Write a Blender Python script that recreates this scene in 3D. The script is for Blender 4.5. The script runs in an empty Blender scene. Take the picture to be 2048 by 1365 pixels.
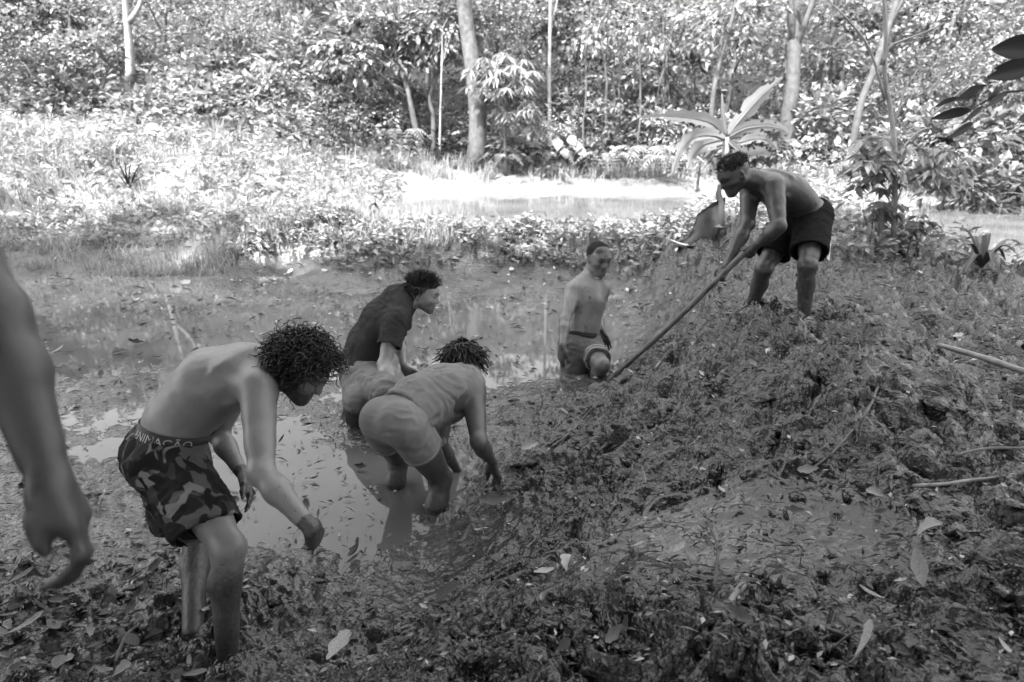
import bpy, bmesh, math, random, time
import numpy as np
from mathutils import Vector, Matrix
T0 = time.time()
R = math.radians
scene = bpy.context.scene
C = scene.collection

# ------------------------------------------------------------------ camera
CAM_H, PITCH, LENS = 1.9, R(18.0), 24.0
cam_data = bpy.data.cameras.new('camera')
cam_data.lens = LENS; cam_data.sensor_width = 36.0
cam_data.clip_start = 0.05; cam_data.clip_end = 600.0
cam_data.dof.use_dof = True; cam_data.dof.focus_distance = 3.1; cam_data.dof.aperture_fstop = 2.8
cam = bpy.data.objects.new('camera', cam_data); C.objects.link(cam)
cam.location = (0, 0, CAM_H); cam.rotation_euler = (math.pi/2 - PITCH, 0, 0)
scene.camera = cam

# ------------------------------------------------------------------ sky and sun
SUN_EL, SUN_AZ = R(60.0), R(212.0)          # azimuth clockwise from +Y: behind the camera and to its left
sun_vec = Vector((math.sin(SUN_AZ)*math.cos(SUN_EL), math.cos(SUN_AZ)*math.cos(SUN_EL), math.sin(SUN_EL)))
world = bpy.data.worlds.new('World'); scene.world = world; world.use_nodes = True
wn = world.node_tree; wn.nodes.clear()
wo = wn.nodes.new('ShaderNodeOutputWorld'); wb = wn.nodes.new('ShaderNodeBackground')
ws = wn.nodes.new('ShaderNodeTexSky'); ws.sky_type = 'NISHITA'; ws.sun_disc = False
ws.sun_elevation = SUN_EL; ws.sun_rotation = SUN_AZ; ws.dust_density = 3.0
wg = wn.nodes.new('ShaderNodeRGBToBW')        # black and white photograph: a grey sky
wn.links.new(ws.outputs[0], wg.inputs[0]); wn.links.new(wg.outputs[0], wb.inputs[0]); wn.links.new(wb.outputs[0], wo.inputs[0])
wb.inputs[1].default_value = 0.15
sd = bpy.data.lights.new('sun', 'SUN'); sd.energy = 2.3; sd.angle = R(0.53); sd.color = (1, 1, 1)
sun = bpy.data.objects.new('sun', sd); C.objects.link(sun)
sun.rotation_euler = sun_vec.to_track_quat('Z', 'Y').to_euler(); sun.location = sun_vec*60
scene.view_settings.view_transform = 'Standard'; scene.view_settings.look = 'None'
scene.view_settings.gamma = 1.0; scene.view_settings.use_curve_mapping = False
scene.view_settings.exposure = 3.38
scene.cycles.max_bounces = 5; scene.cycles.diffuse_bounces = 3; scene.cycles.glossy_bounces = 3
scene.cycles.transmission_bounces = 2; scene.cycles.transparent_max_bounces = 4
scene.cycles.caustics_reflective = False; scene.cycles.caustics_refractive = False
scene.cycles.sample_clamp_indirect = 6.0
scene.cycles.use_denoising = True

# ------------------------------------------------------------------ photo geometry helpers (pixels of the 2048 x 1365 photograph)
FPX = LENS/36.0*2048
_cx, _cy = 1024.0, 682.5
FWD = np.array([0, math.cos(PITCH), -math.sin(PITCH)]); UPV = np.array([0, math.sin(PITCH), math.cos(PITCH)])
CAMP = np.array([0, 0, CAM_H])
def ray(px, py):
    return np.array([1.0, 0, 0])*((px-_cx)/FPX) + UPV*((_cy-py)/FPX) + FWD
def P(px, py, dep):                      # point seen at a pixel at a depth along the lens axis
    return CAMP + ray(px, py)*dep
def G(px, py, z):                        # point seen at a pixel on the level z
    r = ray(px, py); return CAMP + r*((z-CAM_H)/r[2])
def at(px, py, d):                       # point seen at a pixel d metres ahead
    r = ray(px, py); return CAMP + r*(d/r[1])
def J(parent, px, py, L, sgn):           # joint seen at a pixel, a bone's length away from its parent (sgn +1: farther, -1: nearer)
    r = ray(px, py); o = CAMP - parent
    a = r@r; b = 2*(o@r); c = o@o - L*L
    disc = b*b-4*a*c
    t = (-b)/(2*a) if disc < 0 else (-b + sgn*math.sqrt(disc))/(2*a)
    return CAMP + r*t
def unit(v): v = np.asarray(v, float); return v/max(np.linalg.norm(v), 1e-9)
rng = np.random.default_rng(7)

# ------------------------------------------------------------------ noise (numpy)
def _hash(ix, iy, iz, seed):
    h = (ix*374761393 + iy*668265263 + iz*2147483647*0 + iz*1274126177 + seed*974634777) & 0xFFFFFFFF
    h = ((h ^ (h >> 13))*1274126177) & 0xFFFFFFFF
    h = ((h ^ (h >> 16))*2246822519) & 0xFFFFFFFF
    return (h ^ (h >> 15)) & 0xFFFFFFFF
def vnoise2(x, y, seed=0):               # gradient noise in the plane, about -1..1
    xi = np.floor(x).astype(np.int64); yi = np.floor(y).astype(np.int64)
    fx = x-xi; fy = y-yi
    u = fx*fx*fx*(fx*(fx*6-15)+10); v = fy*fy*fy*(fy*(fy*6-15)+10)
    def g(a, b):
        ang = _hash(xi+a, yi+b, 0, seed).astype(np.float64)*(2*math.pi/4294967296.0)
        return np.cos(ang)*(fx-a)+np.sin(ang)*(fy-b)
    n0 = g(0,0)*(1-u)+g(1,0)*u; n1 = g(0,1)*(1-u)+g(1,1)*u
    return (n0*(1-v)+n1*v)*1.5
def vnoise3(p, seed=0):
    p = np.asarray(p, float); i = np.floor(p).astype(np.int64); f = p-i
    w = f*f*(3-2*f)
    def g(a, b, c):
        return _hash(i[:,0]+a, i[:,1]+b, i[:,2]+c, seed).astype(np.float64)/2147483648.0-1.0
    x00 = g(0,0,0)*(1-w[:,0])+g(1,0,0)*w[:,0]; x10 = g(0,1,0)*(1-w[:,0])+g(1,1,0)*w[:,0]
    x01 = g(0,0,1)*(1-w[:,0])+g(1,0,1)*w[:,0]; x11 = g(0,1,1)*(1-w[:,0])+g(1,1,1)*w[:,0]
    y0 = x00*(1-w[:,1])+x10*w[:,1]; y1 = x01*(1-w[:,1])+x11*w[:,1]
    return y0*(1-w[:,2])+y1*w[:,2]
def fbm2(x, y, octv=4, seed=0, gain=.5, lac=2.03):
    s = 0; a = 1.0; t = 0
    for k in range(octv):
        s = s+a*vnoise2(x, y, seed+k*17); t += a; a *= gain; x = x*lac+3.1; y = y*lac-1.7
    return s/t
def cells2(x, y, seed=0):                # distance to the nearest scattered point, and that point's random value
    xi = np.floor(x).astype(np.int64); yi = np.floor(y).astype(np.int64)
    best = np.full(x.shape, 9.0); rid = np.zeros(x.shape)
    for a in (-1, 0, 1):
        for b in (-1, 0, 1):
            h = _hash(xi+a, yi+b, 5, seed); h2 = _hash(xi+a, yi+b, 9, seed+3)
            dx = xi+a+(h & 0xFFFF)/65535.0-x; dy = yi+b+((h >> 16) & 0xFFFF)/65535.0-y
            d = dx*dx+dy*dy; m = d < best
            best = np.where(m, d, best); rid = np.where(m, (h2 & 0xFFFF)/65535.0, rid)
    return np.sqrt(best), rid
def sstep(a, b, x):
    t = np.clip((x-a)/(b-a), 0, 1); return t*t*(3-2*t)

# ------------------------------------------------------------------ object helpers
def tag(o, label=None, cat=None, group=None, kind=None):
    if label: o['label'] = label
    if cat: o['category'] = cat
    if group: o['group'] = group
    if kind: o['kind'] = kind
    return o
def empty(name, loc=(0,0,0), label=None, cat=None, group=None):
    o = bpy.data.objects.new(name, None); C.objects.link(o); o.location = loc
    o.empty_display_size = .1
    return tag(o, label, cat, group)
def mesh_data(name, V, F, mat=None, smooth=True):
    """V (n,3); F a list of (m,k) index arrays with k = 3 or 4, or one such array"""
    if isinstance(F, np.ndarray): F = [F]
    V = np.ascontiguousarray(V, np.float32)
    me = bpy.data.meshes.new(name)
    F = [np.ascontiguousarray(f, np.int32) for f in F if len(f)]
    nl = sum(f.size for f in F); nf = sum(len(f) for f in F)
    me.vertices.add(len(V)); me.vertices.foreach_set('co', V.ravel())
    me.loops.add(nl); me.loops.foreach_set('vertex_index', np.concatenate([f.ravel() for f in F]))
    tot = np.concatenate([np.full(len(f), f.shape[1], np.int32) for f in F])
    st = np.concatenate([[0], np.cumsum(tot)[:-1]]).astype(np.int32)
    me.polygons.add(nf); me.polygons.foreach_set('loop_start', st)
    me.polygons.foreach_set('use_smooth', np.full(nf, smooth, bool))
    me.update(calc_edges=True); me.validate()
    if mat: me.materials.append(mat)
    return me
def obj(name, me, parent=None, loc=None):
    o = bpy.data.objects.new(name, me); C.objects.link(o)
    if loc is not None: o.location = loc
    if parent is not None: o.parent = parent
    return o
def to_local(V, root): return np.asarray(V)-np.array(root.location)
def attr(me, name, vals):
    a = me.attributes.new(name, 'FLOAT', 'POINT'); a.data.foreach_set('value', np.ascontiguousarray(vals, np.float32))
class Soup:                              # collects pieces into one mesh
    def __init__(s): s.V = []; s.F3 = []; s.F4 = []; s.n = 0; s.A = []
    def add(s, V, F, a=None):
        V = np.asarray(V, float)
        for f in (F if isinstance(F, list) else [F]):
            f = np.asarray(f)
            if len(f) == 0: continue
            (s.F3 if f.shape[1] == 3 else s.F4).append(f+s.n)
        s.V.append(V); s.n += len(V)
        s.A.append(np.zeros(len(V)) if a is None else np.broadcast_to(np.asarray(a, float), (len(V),)))
    def data(s, name, mat, smooth=True, origin=None, attr_name=None):
        V = np.concatenate(s.V)
        if origin is not None: V = V-np.asarray(origin)
        F = []
        if s.F3: F.append(np.concatenate(s.F3))
        if s.F4: F.append(np.concatenate(s.F4))
        me = mesh_data(name, V, F, mat, smooth)
        if attr_name: attr(me, attr_name, np.concatenate(s.A))
        return me
def frames(pts):
    pts = np.asarray(pts, float); n = len(pts)
    t = np.gradient(pts, axis=0); t /= np.maximum(np.linalg.norm(t, axis=1, keepdims=True), 1e-9)
    a = np.cross(t[0], [0.13, 0.21, 1.0]); 
    if np.linalg.norm(a) < 1e-3: a = np.cross(t[0], [1, 0, 0])
    a = unit(a); A = []; B = []
    for k in range(n):
        a = a-t[k]*(a@t[k]); a = unit(a); A.append(a); B.append(np.cross(t[k], a))
    return np.array(A), np.array(B)
def tube(pts, rad, sides=6, cap=True):
    pts = np.asarray(pts, float); n = len(pts); rad = np.broadcast_to(np.asarray(rad, float), (n,))
    A, B = frames(pts); th = np.arange(sides)*2*math.pi/sides
    V = pts[:,None,:]+rad[:,None,None]*(np.cos(th)[None,:,None]*A[:,None,:]+np.sin(th)[None,:,None]*B[:,None,:])
    V = V.reshape(-1,3); i = np.arange(n-1)[:,None]*sides; j = np.arange(sides)[None,:]; j2 = (j+1) % sides
    Fq = np.stack([i+j, i+j2, i+sides+j2, i+sides+j], -1).reshape(-1,4); F = [Fq]
    if cap:
        V = np.concatenate([V, pts[:1], pts[-1:]]); c0, c1 = n*sides, n*sides+1; jj = np.arange(sides); j2 = (jj+1) % sides
        F.append(np.stack([np.full(sides, c0), j2, jj], -1)); F.append(np.stack([np.full(sides, c1), (n-1)*sides+jj, (n-1)*sides+j2], -1))
    return V, F
def smooth_path(ctrl, n):
    c = np.asarray(ctrl, float); 
    if len(c) == 2: return c[0]+(c[1]-c[0])*np.linspace(0,1,n)[:,None]
    q = np.concatenate([[2*c[0]-c[1]], c, [2*c[-1]-c[-2]]]); out = []
    u = np.linspace(0, len(c)-1, n); k = np.minimum(u.astype(int), len(c)-2); f = (u-k)[:,None]
    p0, p1, p2, p3 = q[k], q[k+1], q[k+2], q[k+3]
    return .5*(2*p1+(p2-p0)*f+(2*p0-5*p1+4*p2-p3)*f*f+(3*p1-p0-3*p2+p3)*f**3)

# ------------------------------------------------------------------ material helpers
class M:
    """small node-material builder"""
    def __init__(s, name):
        s.m = bpy.data.materials.new(name); s.m.use_nodes = True; s.t = s.m.node_tree; s.t.nodes.clear()
        s.out = s.n('ShaderNodeOutputMaterial')
    def n(s, kind, **kw):
        nd = s.t.nodes.new(kind)
        for k, v in kw.items(): setattr(nd, k, v)
        return nd
    def l(s, a, b): s.t.links.new(a, b); return s
    def bsdf(s, col=.5, rough=.6, spec=.5):
        b = s.n('ShaderNodeBsdfPrincipled'); s.b = b
        b.inputs['Base Color'].default_value = (col, col, col, 1); b.inputs['Roughness'].default_value = rough
        b.inputs['Specular IOR Level'].default_value = spec
        s.l(b.outputs[0], s.out.inputs[0]); return b
    def coord(s, which='Object', scale=None):
        tc = s.n('ShaderNodeTexCoord')
        if scale is None: return tc.outputs[which]
        mp = s.n('ShaderNodeMapping'); mp.inputs['Scale'].default_value = scale if hasattr(scale, '__len__') else (scale,)*3
        s.l(tc.outputs[which], mp.inputs[0]); return mp.outputs[0]
    def noise(s, vec, scale, detail=4, rough=.55, dist=0.0):
        k = s.n('ShaderNodeTexNoise'); k.inputs['Scale'].default_value = scale; k.inputs['Detail'].default_value = detail
        k.inputs['Roughness'].default_value = rough; k.inputs['Distortion'].default_value = dist
        s.l(vec, k.inputs['Vector']); return k.outputs['Fac']
    def ramp(s, fac, stops):
        r = s.n('ShaderNodeValToRGB'); e = r.color_ramp.elements
        while len(e) < len(stops): e.new(.5)
        for k, (p, v) in enumerate(stops): e[k].position = p; e[k].color = (v, v, v, 1)
        s.l(fac, r.inputs[0]); return r.outputs[0]
    def attr(s, name): a = s.n('ShaderNodeAttribute'); a.attribute_name = name; return a.outputs['Fac']
    def mix(s, fac, a, b):
        x = s.n('ShaderNodeMix'); x.data_type = 'RGBA'
        for sock, v in ((x.inputs[0], fac), (x.inputs[6], a), (x.inputs[7], b)):
            if hasattr(v, 'is_linked'): s.l(v, sock)
            elif sock == x.inputs[0]: sock.default_value = v
            else: sock.default_value = (v, v, v, 1)
        return x.outputs[2]
    def math(s, op, a, b=0.0, clamp=False):
        x = s.n('ShaderNodeMath', operation=op, use_clamp=clamp)
        for sock, v in ((x.inputs[0], a), (x.inputs[1], b)):
            if hasattr(v, 'is_linked'): s.l(v, sock)
            else: sock.default_value = v
        return x.outputs[0]
    def bump(s, height, strength, dist):
        b = s.n('ShaderNodeBump'); b.inputs['Strength'].default_value = strength; b.inputs['Distance'].default_value = dist
        s.l(height, b.inputs['Height']); s.l(b.outputs[0], s.b.inputs['Normal']); return s
# ================================================================== materials of the setting
def mat_mud():
    m = M('mud'); b = m.bsdf(.1, .5, .48); co = m.coord('Object')
    wet = m.attr('wet')
    n1 = m.noise(co, 2.3, 5, .6); n2 = m.noise(co, 21, 6, .65); n3 = m.noise(co, 95, 4, .6)
    dry = m.mix(m.ramp(n2, [(.3, 0), (.7, 1)]), .007, .028); dry = m.mix(m.ramp(n1, [(.35, 0), (.65, 1)]), dry, m.mix(m.ramp(n3, [(.35,0),(.65,1)]), .008, .028))
    wetc = m.mix(m.ramp(n1, [(.3, 0), (.7, 1)]), .03, .07)
    lit = m.attr('litter')                               # pale dry silt and litter of the banks
    col = m.mix(wet, dry, wetc); col = m.mix(lit, col, m.mix(m.ramp(n2, [(.35, 0), (.65, 1)]), .16, .36))
    m.l(col, b.inputs['Base Color'])
    rg = m.mix(m.ramp(n1, [(.42, 0), (.58, 1)]), m.ramp(n2, [(.36, .04), (.62, .17)]), m.ramp(n2, [(.36, .08), (.62, .30)])); rg = m.math('SUBTRACT', rg, m.math('MULTIPLY', wet, .08)); rg = m.math('ADD', rg, m.math('MULTIPLY', lit, .3))
    m.l(rg, b.inputs['Roughness'])
    n4 = m.noise(co, 34, 2, .45); h = m.math('ADD', m.math('MULTIPLY', n4, 1.0), m.math('MULTIPLY', n3, .16)); h = m.math('MULTIPLY', h, m.math('SUBTRACT', 1.0, m.math('MULTIPLY', m.attr('smooth_mud'), .8)))
    m.bump(h, .95, .021); return m.m
def mat_water(name, col, rough, bump):
    m = M(name); b = m.bsdf(col, rough, .5); b.inputs['IOR'].default_value = 1.33
    co = m.coord('Object'); n = m.noise(co, 1.1, 3, .5); k = m.noise(co, 14, 2, .5)
    m.l(m.mix(m.ramp(n, [(.35, 0), (.65, 1)]), col*.8, col*1.2), b.inputs['Base Color'])
    m.bump(m.math('ADD', n, m.math('MULTIPLY', k, .12)), bump, .02); return m.m
MUD = mat_mud()
POOL = mat_water('muddy_pool_water', .085, .03, .012)
POND = mat_water('milky_pond_water', .085, .06, .06)

# ================================================================== the lie of the land
POND_Z = .20
ctrl = []
for px, py, z in [
    # the dug-out mud pool
    (60,640,-.05),(200,600,-.06),(330,650,-.07),(560,600,-.05),(480,560,-.03),(420,620,-.06),(120,590,-.05),(120,760,.012),(260,760,.0),(700,600,-.02),(950,640,-.05),(1060,680,-.06),(1000,720,-.06),
    (160,880,-.006),(200,960,.02),(560,900,-.014),(640,1010,-.035),(600,960,-.022),(700,880,.012),(720,1150,-.02),(760,1000,-.01),(920,960,-.05),(850,1010,-.03),(880,930,-.04),
    (560,820,.004),(660,820,.0),(620,870,.006),(1150,700,-.05),(1160,760,.02),(1250,660,-.01),(1200,735,-.03),(320,560,-.03),(60,560,-.01),(840,690,-.03),(700,780,-.004),
    # its near left shore
    (60,1000,.03),(240,1130,.035),(100,1200,.06),(60,1350,.10),(300,1340,.08),(470,1310,.03),(520,1180,.015),(390,1215,.0),(620,1150,.01),(700,1350,.13),(640,1230,.05),
    # the heap of dug mud
    (1000,950,.08),(1010,840,.10),(960,830,.05),(1100,800,.12),(1230,765,.08),(1290,735,.15),(1340,690,.20),(1400,660,.42),(1490,655,.60),(1605,668,.60),(1560,640,.62),
    (1700,690,.60),(1700,800,.60),(1880,735,.55),(2040,780,.5),(1500,760,.53),(1400,800,.40),(1250,850,.22),(1300,930,.28),(1120,950,.16),(1600,900,.52),(1800,950,.52),(2030,950,.5),
    (1100,1100,.16),(980,1060,.08),(1250,1080,.30),(1400,1040,.36),(1500,1120,.40),(1700,1100,.45),(1950,1150,.48),(900,1200,.13),(1000,1300,.24),(1300,1330,.38),(1600,1330,.44),(2000,1340,.5),
    # the berm behind
    (20,470,.20),(150,480,.16),(120,430,.34),(300,430,.44),(330,510,.03),(400,480,.2),(470,430,.33),(420,530,.0),(560,530,.03),(520,480,.33),(640,450,.48),(760,520,.2),(780,466,.32),
    (900,550,.03),(900,500,.25),(900,470,.27),(1000,580,.02),(1060,520,.16),(1100,470,.28),(1250,580,.04),(1290,620,.05),(1300,520,.25),(1300,478,.34),(1390,500,.45),(1420,600,.30),(1600,560,.56),(1760,545,.55),(1950,575,.45),(1850,620,.52),(2040,640,.45),
]:
    p = G(px, py, z); ctrl.append((p[0], p[1], z))
for px, py, z in [(900,440,.05),(1000,420,.0),(1100,440,.05),(1200,410,.0),(1300,430,.05),(900,400,.05),(800,405,.1),(1080,395,.05),(1990,500,.05),(1900,470,.08),(2040,530,.08),(1940,440,.05),(2040,460,0)]:
    p = G(px, py, POND_Z); ctrl.append((p[0], p[1], z))
for px, py, d in [(780,384,16.6),(900,386,16.8),(1050,388,16.8),(1200,388,16.8),(1330,390,16.6),(0,350,12),(200,345,13),(400,360,13),(560,350,14),(100,270,17),(0,200,20),(260,165,22),(500,250,19),(700,300,18.5),(680,345,16.5),(820,362,17.6),(950,340,18.6),(1100,352,18.4),
                  (1300,362,17.5),(1440,420,12.5),(1700,420,11),(1600,365,16.5),(1800,380,16),(2000,395,16.5),(2040,330,21),(1400,300,23),(1000,290,24),(600,200,25),(300,100,28),(1700,280,24)]:
    p = at(px, py, d); ctrl.append(tuple(p))
for x, y, z in [(0,.4,.42),(-.9,.9,.45),(-2.2,.8,.3),(-3,2.5,.15),(1.2,.6,.5),(2.6,1.2,.5),(0,-3,.6),(-4,-3,.6),(4,-3,.7),(-7,2,.5),(-6,5,.1),(-8,7,.2),(8,3,.6),(7,5.5,.5),(9,8,.35),
                (-12,12,1.6),(-16,16,3),(-22,24,7),(-10,30,7),(0,32,5.5),(12,32,6),(24,26,5),(16,17,1.2),(16,10,.6),(0,45,13),(-25,40,14),(25,42,13),(-30,5,3),(30,5,2.5),(0,-20,2)]:
    ctrl.append((x, y, z))
ctrl = np.array(ctrl, float)
def _tps_fit(c, lam):
    n = len(c); d2 = ((c[:,None,:2]-c[None,:,:2])**2).sum(-1); K = .5*d2*np.log(d2+1e-9)
    A = np.zeros((n+3, n+3)); A[:n,:n] = K+lam*np.eye(n); A[:n,n] = 1; A[:n,n+1:] = c[:,:2]; A[n:,:n] = A[:n,n:].T
    return np.linalg.solve(A, np.concatenate([c[:,2], [0,0,0]]))
_w = _tps_fit(ctrl, .02)
def base_h(x, y):
    x = np.asarray(x, float); y = np.asarray(y, float); out = np.empty(x.size); X = x.ravel(); Y = y.ravel(); n = len(ctrl)
    for s in range(0, X.size, 60000):
        a = X[s:s+60000]; b = Y[s:s+60000]
        d2 = (a[:,None]-ctrl[None,:,0])**2+(b[:,None]-ctrl[None,:,1])**2
        out[s:s+60000] = (.5*d2*np.log(d2+1e-9))@_w[:n]+_w[n]+_w[n+1]*a+_w[n+2]*b
    return np.clip(out, -.35, 16).reshape(x.shape)
def blob(x, y, px, py, z, rx, ry):       # soft patch round a place seen at a pixel
    g = G(px, py, z); return np.exp(-(((x-g[0])/rx)**2+((y-g[1])/ry)**2))
def masks(x, y, h):
    rough = sstep(.03, .22, h)           # dug heap and banks: crumbly; pool floor: smooth
    near_shore = blob(x, y, 250, 1250, .06, 1.1, .55)
    rough = np.maximum(rough, near_shore*.75)
    smooth = np.clip(1.3*blob(x, y, 1390, 1060, .36, .50, .27)+1.1*blob(x, y, 1620, 1100, .42, .42, .18)+.9*blob(x, y, 1540, 1010, .4, .36, .14)+.8*blob(x, y, 1700, 1250, .45, .2, .1)+.9*blob(x, y, 700, 1330, .1, .18, .08)+.7*blob(x,y,2000,1330,.5,.2,.1), 0, 1)
    return rough, smooth
LEGS = [(456,1296,.085,.045),(388,1212,.085,.04),(866,1022,.085,.035),(785,970,.085,.035),(715,838,.12,.04),(1205,738,.09,.04),(1148,742,.13,.03),(915,945,.06,.03),(988,932,.06,.03)]
def detail_h(x, y, h, r):
    rough, smooth = masks(x, y, h)
    wx = x+.10*fbm2(x*3, y*3, 2, 11); wy = y+.10*fbm2(x*3, y*3, 2, 23)
    big = fbm2(x*1.3, y*1.3, 3, 3)
    d1, r1 = cells2(wx*6.5, wy*6.5, 1); l1 = np.sqrt(np.clip(1-(d1/.72)**2, 0, 1))*(.35+.65*r1)
    d2, r2 = cells2(wx*15+.3*l1, wy*15, 2); l2 = np.sqrt(np.clip(1-(d2/.7)**2, 0, 1))*(.3+.7*r2)
    d3, r3 = cells2(wx*34, wy*34+l2, 4); l3 = np.sqrt(np.clip(1-(d3/.7)**2, 0, 1))*(.3+.7*r3)
    f = fbm2(wx*7, wy*7, 4, 31, .45); rid = 1-np.abs(fbm2(wx*4.2, wy*4.2, 3, 41, .45))*2.2
    fine = fbm2(wx*40, wy*40, 2, 57, .5)
    fade = 1-sstep(10, 16, r)
    amp = rough*(1-.9*smooth)*fade*(1+.8*sstep(7.5, 8.8, r)*(1-sstep(11, 12, r)))
    # dug clods: big lumps with smooth cut faces, smaller crumbs in between
    gate = .35+.65*np.clip(fbm2(x*2.2+7, y*2.2, 2, 131)*1.6+.5, 0, 1)
    out = amp*(.085*big+gate*(.120*(l1-.35)+.050*(l2-.3)+.012*(l3-.3)+.085*f)+.055*rid+.005*fine)
    # pool floor: low islands, ruts and foot holes
    pool = (1-rough)*fade
    out = out+pool*(.036*fbm2(x*1.7, y*1.7, 4, 71)+.018*fbm2(x*5, y*5, 3, 171)*sstep(-.2, .3, fbm2(x*.9, y*.9, 2, 173))+.020*f*(.4+.6*np.clip(fbm2(x*.8, y*.8, 2, 77)+.5, 0, 1))+.022*(l2-.3)*sstep(-.1, .25, fbm2(x*1.1, y*1.1, 2, 83))+.007*fine)
    for (px_, py_, rr2, hh) in LEGS:                       # mud pushed up round the legs
        g_ = G(px_, py_, .01); dd_ = np.hypot(x-g_[0], y-g_[1]); out = out+hh*np.exp(-((dd_-rr2)/.035)**2)*(.7+.6*fbm2(x*14, y*14, 2, 181))
    out = out+smooth*(.016*fbm2(x*3, y*3, 3, 91)+.006*f+.003*fine)
    return out
def ground_h(x, y):
    x = np.atleast_1d(np.asarray(x, float)); y = np.atleast_1d(np.asarray(y, float))
    h = base_h(x, y); return h+detail_h(x, y, h, np.hypot(x, y))

# one sheet from under the camera to the far hills, fine where the mud is close
ang = np.concatenate([np.linspace(-math.pi, R(-46), 26, endpoint=False), np.linspace(R(-46), R(46), 800, endpoint=False), np.linspace(R(46), math.pi, 26, endpoint=False)])
phi = np.concatenate([np.linspace(R(70), R(50), 16, endpoint=False), np.linspace(R(50), R(7.2), 520, endpoint=False), np.linspace(R(7.2), R(.75), 44)])
rad = 1.62/np.tan(phi)
A_, R_ = np.meshgrid(ang, rad); gx = (np.sin(A_)*R_).ravel(); gy = (np.cos(A_)*R_).ravel()
gb = base_h(gx, gy); gz = gb+detail_h(gx, gy, gb, R_.ravel())
nr, na = len(rad), len(ang)
i = np.arange(nr-1)[:,None]*na; j = np.arange(na)[None,:]; j2 = (j+1) % na
Fg = np.stack([i+j, i+na+j, i+na+j2, i+j2], -1).reshape(-1,4)[:, ::-1]
Vg = np.stack([gx, gy, gz], -1); Vg = np.concatenate([Vg, [[0, 0, float(gz[:na].mean())]]])
Fc = np.stack([np.full(na, nr*na), np.arange(na), (np.arange(na)+1) % na], -1)[:, ::-1]
ground_me = mesh_data('ground', Vg, [Fg, Fc], MUD)
rough_, smooth_ = masks(gx, gy, gb)
wet_ = np.clip(1-sstep(.0, .16, gz)+.5*smooth_*0, 0, 1); rr_ = np.hypot(gx, gy)
lit_ = sstep(9.6, 12.5, rr_)*sstep(.04, .2, gz)*np.clip(.55+.9*fbm2(gx*.9, gy*.9, 3, 201), 0, 1)
silt = blob(gx, gy, 440, 455, .3, .9, .8)+blob(gx, gy, 390, 500, .15, .5, .4)
lit_ = np.clip(np.maximum(lit_, silt), 0, 1)*(1-sstep(17.5, 20, rr_))
attr(ground_me, 'wet', np.append(wet_, 0)); attr(ground_me, 'litter', np.append(lit_, 0)); attr(ground_me, 'smooth_mud', np.append(np.clip(smooth_+.45*(1-rough_)*(1-sstep(9,12,rr_)), 0, 1), 0))
ground = tag(obj('ground', ground_me), kind='structure')

def water_sheet(name, outline, z, mat):
    V = np.array([(x, y, z) for x, y in outline], float); n = len(V)
    c = V.mean(0); V = np.concatenate([V, [c]])
    F = np.stack([np.arange(n), (np.arange(n)+1) % n, np.full(n, n)], -1)
    return tag(obj(name, mesh_data(name, V, F, mat, False)), kind='structure')
water_sheet('mud_pool', [(-9,1.2),(1.0,1.2),(1.6,4.0),(2.6,7.2),(1.5,8.4),(-9,8.6)], 0.0, POOL)
water_sheet('pond', [(-4.2,10.2),(3,10.2),(5.6,8.2),(7.0,7.0),(15,7.0),(15,18.5),(-4.2,18.5)], POND_Z, POND)
print('terrain', round(time.time()-T0, 1))
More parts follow.
